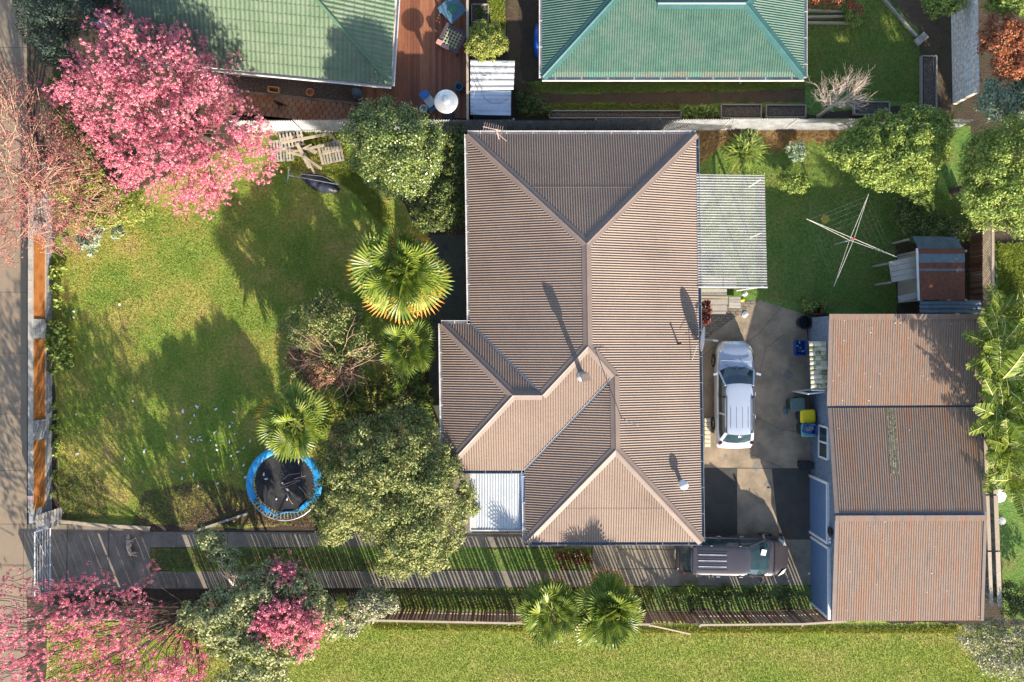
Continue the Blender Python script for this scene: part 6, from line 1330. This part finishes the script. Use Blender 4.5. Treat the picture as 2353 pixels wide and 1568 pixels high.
for i in range(nx_ + 1):
    t = i / nx_; c = a0_ + dx * t; wd = .38 * math.sin(math.pi * min(.97, max(.05, t))) ** .6; nn2 = Vector((-dx.y, dx.x, 0)).normalized()
    for j in range(ny_ + 1):
        u = j / ny_ * 2 - 1; V.append(c + nn2 * (u * wd + R.gauss(0, .02)) + Vector((0, 0, .03 + max(0, .30 * (1 - u * u) * math.sin(math.pi * t) ** .5 + R.gauss(0, .035)))))
m_tarp = mat("black_tarp", [(.012, .014, .022), (.03, .035, .05)], scale=5, rough=.35, bump=.6, bscale=8)
MB().add(V, [(i * (ny_ + 1) + j, (i + 1) * (ny_ + 1) + j, (i + 1) * (ny_ + 1) + j + 1, i * (ny_ + 1) + j + 1) for i in range(nx_) for j in range(ny_)]).build("tarp", m_tarp, tb, smooth=True)
mb = MB(); mb.tube([P(664, 403, .35), P(776, 424, .4)], .022, 6); mb.tube([P(664, 384, .35), P(660, 424, .35)], .022, 6); mb.tube([P(690, 400, .38), P(740, 405, .42), P(782, 425, .3)], .014, 6); mb.build("pole", m_gutd, tb)
# ------------------------------------------------------------------ small things
q = P(95, 1147, 1.45); mb = MB(); mb.box((XI - .09, yy(1147, 1.45), 1.48), (.2, .3, .12), .05); tag(mb.build("brick", mat("pale_brick", [(.45, .3, .26), (.55, .42, .38)], scale=6)), "pale brick sitting on top of the front wall near the gate pier", "brick")
hs = MB(); c = P(146, 1098, .03); hs.tube([(c.x + .48 * math.cos(math.radians(a)), c.y + .48 * math.sin(math.radians(a)), .03) for a in range(130, 330, 12)], .018, 5); tag(hs.build("garden_hose", mat("yellow_hose", [(.4, .36, .1), (.5, .45, .15)], scale=3)), "curved yellow hose lying on the lawn by the front wall", "hose")
hs = MB(); c = P(1838, 1385, .04); hs.tube([(c.x + .5 * math.cos(math.radians(a)) * (1 + .1 * math.sin(a)), c.y + .42 * math.sin(math.radians(a)), .04) for a in range(0, 400, 14)] , .014, 5); tag(hs.build("garden_hose", mat("green_hose", [(.06, .14, .04), (.1, .2, .06)], scale=3)), "coiled green hose in the weeds beside the lower garage door", "hose")
q = P(2297, 1140, .5); mb = MB(); mb.lathe((q.x, q.y, 0), [(.24, 0), (.28, .46), (.32, .48), (.32, .52), (.05, .55), (.01, .55)], 8); tag(mb.build("round_tub", m_white), "white eight sided plastic tub lid beside the timber fence", "tub")
q = P(2303, 1198, .3); mb = MB(); mb.lathe((q.x, q.y, 0), [(.16, 0), (.18, .3), (.05, .32), (.01, .32)], 10); tag(mb.build("round_tub", m_zincw), "small grey tub beside the timber fence under the banana leaf", "tub")
q = P(160, 552, .1); mb = MB(); mb.box((P(154, 554).x, P(154, 554).y, .06), (.3, .34, .12), .1); tag(mb.build("paving_stone", m_conc), "small square concrete block at the top of the wall bed", "block")
q = P(130, 598); 
mb = MB(); q = P(1235, 95, .5); mb.lathe((q.x, q.y, 0), [(.1, 0), (.28, .15), (.30, .6), (.1, .8), (.01, .82)], 12)
mb.v = [(q.x + (v[0] - q.x) * .6, q.y + (v[1] - q.y) * 2.6, v[2]) for v in mb.v]; tag(mb.build("kayak", mat("bright_blue_plastic", [(.01, .07, .35), (.02, .11, .45)], scale=3, rough=.3), smooth=True), "bright blue plastic shell beside the left wall of the teal house", "kayak")
q = P(210, 34, 1.0); mb = MB(); mb.box((q.x, q.y, .9), (.3, .45, .3), .2); mb.box((q.x, q.y, .4), (.2, .3, .7), .2); tag(mb.build("blue_box", m_blueb), "small bright blue box in the dark shrubs at the top left", "box")
# rubbish by the steps
for (x, y, s_, m_, lab) in ((1712, 676, .16, m_white, "white plastic scrap below the patio cover post"), (1706, 690, .12, m_yel, "orange and white wrapper on the brick paving"), (1712, 723, .2, m_zincw, "large crumpled pale bag on the brick paving"), (1762, 1378, .1, m_bluecrate, "small blue scrap in the weeds by the paling fence"), (1860, 1319, .08, m_white, "white scrap on the asphalt near the lower garage door"), (538, 1197, .16, m_yel, "yellow cloth scrap in the shade left of the trampoline"), (1895, 505, .3, mat("dull_yellow", [(.3, .24, .03), (.4, .32, .05)], scale=4), "dull yellow cloth lying under the clothesline arm")):
    mb = MB(); q = P(x, y, .05); k_ = 7; vs = [(q.x, q.y, .09)] + [(q.x + s_ * R.uniform(.5, 1) * math.cos(6.283 * k / k_), q.y + s_ * R.uniform(.5, 1) * math.sin(6.283 * k / k_), R.uniform(.02, .05)) for k in range(k_)]
    mb.add(vs, [(0, 1 + k, 1 + (k + 1) % k_) for k in range(k_)]); tag(mb.build("litter", m_), lab, "litter")
for (x0, x1, y0, y1, n, lab, grp) in ((400, 600, 930, 1120, 38, "white paper scrap on the shaded lawn left of the trampoline", "paper scraps near the trampoline"), (150, 340, 690, 1100, 11, "white paper scrap on the sunlit left part of the lawn", "paper scraps on the left lawn"), (590, 680, 1070, 1150, 6, "white scrap lying on the black trampoline mat", "scraps on the trampoline mat")):
    fixed = [(497, 940), (438, 1004), (455, 1011), (484, 1012), (575, 1013), (528, 980), (445, 1010), (548, 1038), (397, 1085), (420, 1062), (536, 1076), (490, 1080)] if n > 20 else []
    for k in range(n):
        x, y = fixed[k] if k < len(fixed) else (R.uniform(x0, x1), R.uniform(y0, y1)); z = .9 if n == 6 else .06
        if n == 6: z = .86
        mb = MB(); q = P(x, y, z); a = R.uniform(0, 3.14); l_ = R.uniform(.03, .12); w_ = R.uniform(.015, .05); c_, s_ = math.cos(a), math.sin(a)
        pts = [(-l_, -w_, 0), (l_ * .2, -w_ * 1.2, .03), (l_, w_ * .3, 0), (l_ * .1, w_, .04), (-l_ * .8, w_ * .7, .015)]
        mb.add([(q.x + u * c_ - v * s_, q.y + u * s_ + v * c_, q.z + w__) for u, v, w__ in pts], [(0, 1, 3, 4), (1, 2, 3)]); tag(mb.build("paper_scrap", m_white), lab, "litter", grp)
# ------------------------------------------------------------------ animals
def skin(name, pts, edges, rad, m_, sub=2):
    me = bpy.data.meshes.new(name); me.from_pydata([tuple(p) for p in pts], edges, []); o = bpy.data.objects.new(name, me); COL.objects.link(o); me.materials.append(m_)
    sk = o.modifiers.new("skin", 'SKIN'); sk.use_smooth_shade = True; me.skin_vertices.new() if not me.skin_vertices else None
    for i, r_ in enumerate(rad): v = me.skin_vertices[0].data[i]; v.radius = (r_, r_) if not isinstance(r_, tuple) else r_; v.use_root = (i == 0)
    s = o.modifiers.new("sub", 'SUBSURF'); s.levels = sub; s.render_levels = sub; return o
m_dog = mat("tan_dog_fur", [(.30, .22, .16), (.42, .33, .25), (.55, .47, .38)], scale=5, rough=.9, bump=.4, bscale=50)
m_cat = mat("black_cat_fur", [(.012, .011, .011), (.025, .022, .02)], scale=5, rough=.8)
# dog lies on its left side, back to the left, legs to the right, head at the top
dp = [(0, -.30, .13), (.0, -.12, .14), (.01, .08, .14), (.01, .24, .15), (.02, .36, .15), (.03, .45, .15), (.02, .55, .13), (.0, .63, .10),
      (.10, -.33, .12), (.20, -.27, .08), (.27, -.33, .06), (.37, -.31, .05), (.09, -.36, .07), (.17, -.40, .05), (.25, -.46, .04), (.31, -.44, .04),
      (.11, .27, .13), (.20, .33, .08), (.29, .38, .05), (.36, .43, .04), (.10, .22, .06), (.17, .22, .04), (.26, .27, .04), (.30, .30, .04),
      (-.02, -.42, .09), (.02, -.55, .04), (.09, -.66, .03), (.10, .48, .2), (-.06, .47, .17)]
de = [(0, 1), (1, 2), (2, 3), (3, 4), (4, 5), (5, 6), (6, 7), (0, 8), (8, 9), (9, 10), (10, 11), (0, 12), (12, 13), (13, 14), (14, 15), (3, 16), (16, 17), (17, 18), (18, 19), (3, 20), (20, 21), (21, 22), (22, 23), (0, 24), (24, 25), (25, 26), (5, 27), (5, 28)]
dr_ = [.115, .105, .13, .135, .09, .085, .055, .038, .075, .045, .03, .032, .07, .042, .028, .03, .06, .036, .028, .033, .055, .035, .028, .03, .035, .022, .012, .025, .025]
dg = thing("dog", "tan dog with a white chest lying on its side on the driveway inside the gate", "dog", (0, 0, 0))
body = skin("body", dp, de, dr_, m_dog); body.parent = dg; ORI[body.name] = Vector((0, 0, 0))
mb = MB(); mb.tube([(-.075, .37, .15), (-.04, .38, .235), (.05, .375, .24), (.11, .37, .16), (.08, .36, .06)], .014, 6); mb.build("collar", m_redlamp, dg)
q = P(297, 1257, .1); dg.location = (q.x, q.y, .012); dg.rotation_euler = (0, 0, math.radians(4))
cp_ = [(.16, 0, .20), (.05, 0, .22), (-.08, 0, .21), (-.14, 0, .24), (-.20, .0, .27), (-.25, 0, .26), (.22, .0, .20), (.31, .03, .14), (.40, .02, .10), (.48, -.01, .09),
       (.15, .05, .12), (.16, .05, .03), (.15, -.05, .12), (.13, -.05, .03), (-.09, .045, .12), (-.10, .045, .03), (-.09, -.045, .12), (-.06, -.045, .03), (-.19, .035, .32), (-.19, -.035, .32)]
ce = [(0, 1), (1, 2), (2, 3), (3, 4), (4, 5), (0, 6), (6, 7), (7, 8), (8, 9), (0, 10), (10, 11), (0, 12), (12, 13), (2, 14), (14, 15), (2, 16), (16, 17), (4, 18), (4, 19)]
cr_ = [.08, .08, .075, .05, .055, .028, .03, .02, .018, .014, .035, .022, .035, .022, .03, .02, .03, .02, .014, .014]
ct = skin("cat", cp_, ce, cr_, m_cat); q = P(641, 238, .2); ct.location = (q.x, q.y, .05); ct.rotation_euler = (0, 0, math.radians(-18)); tag(ct, "black cat walking on the scalloped paver path below the green roof", "cat")
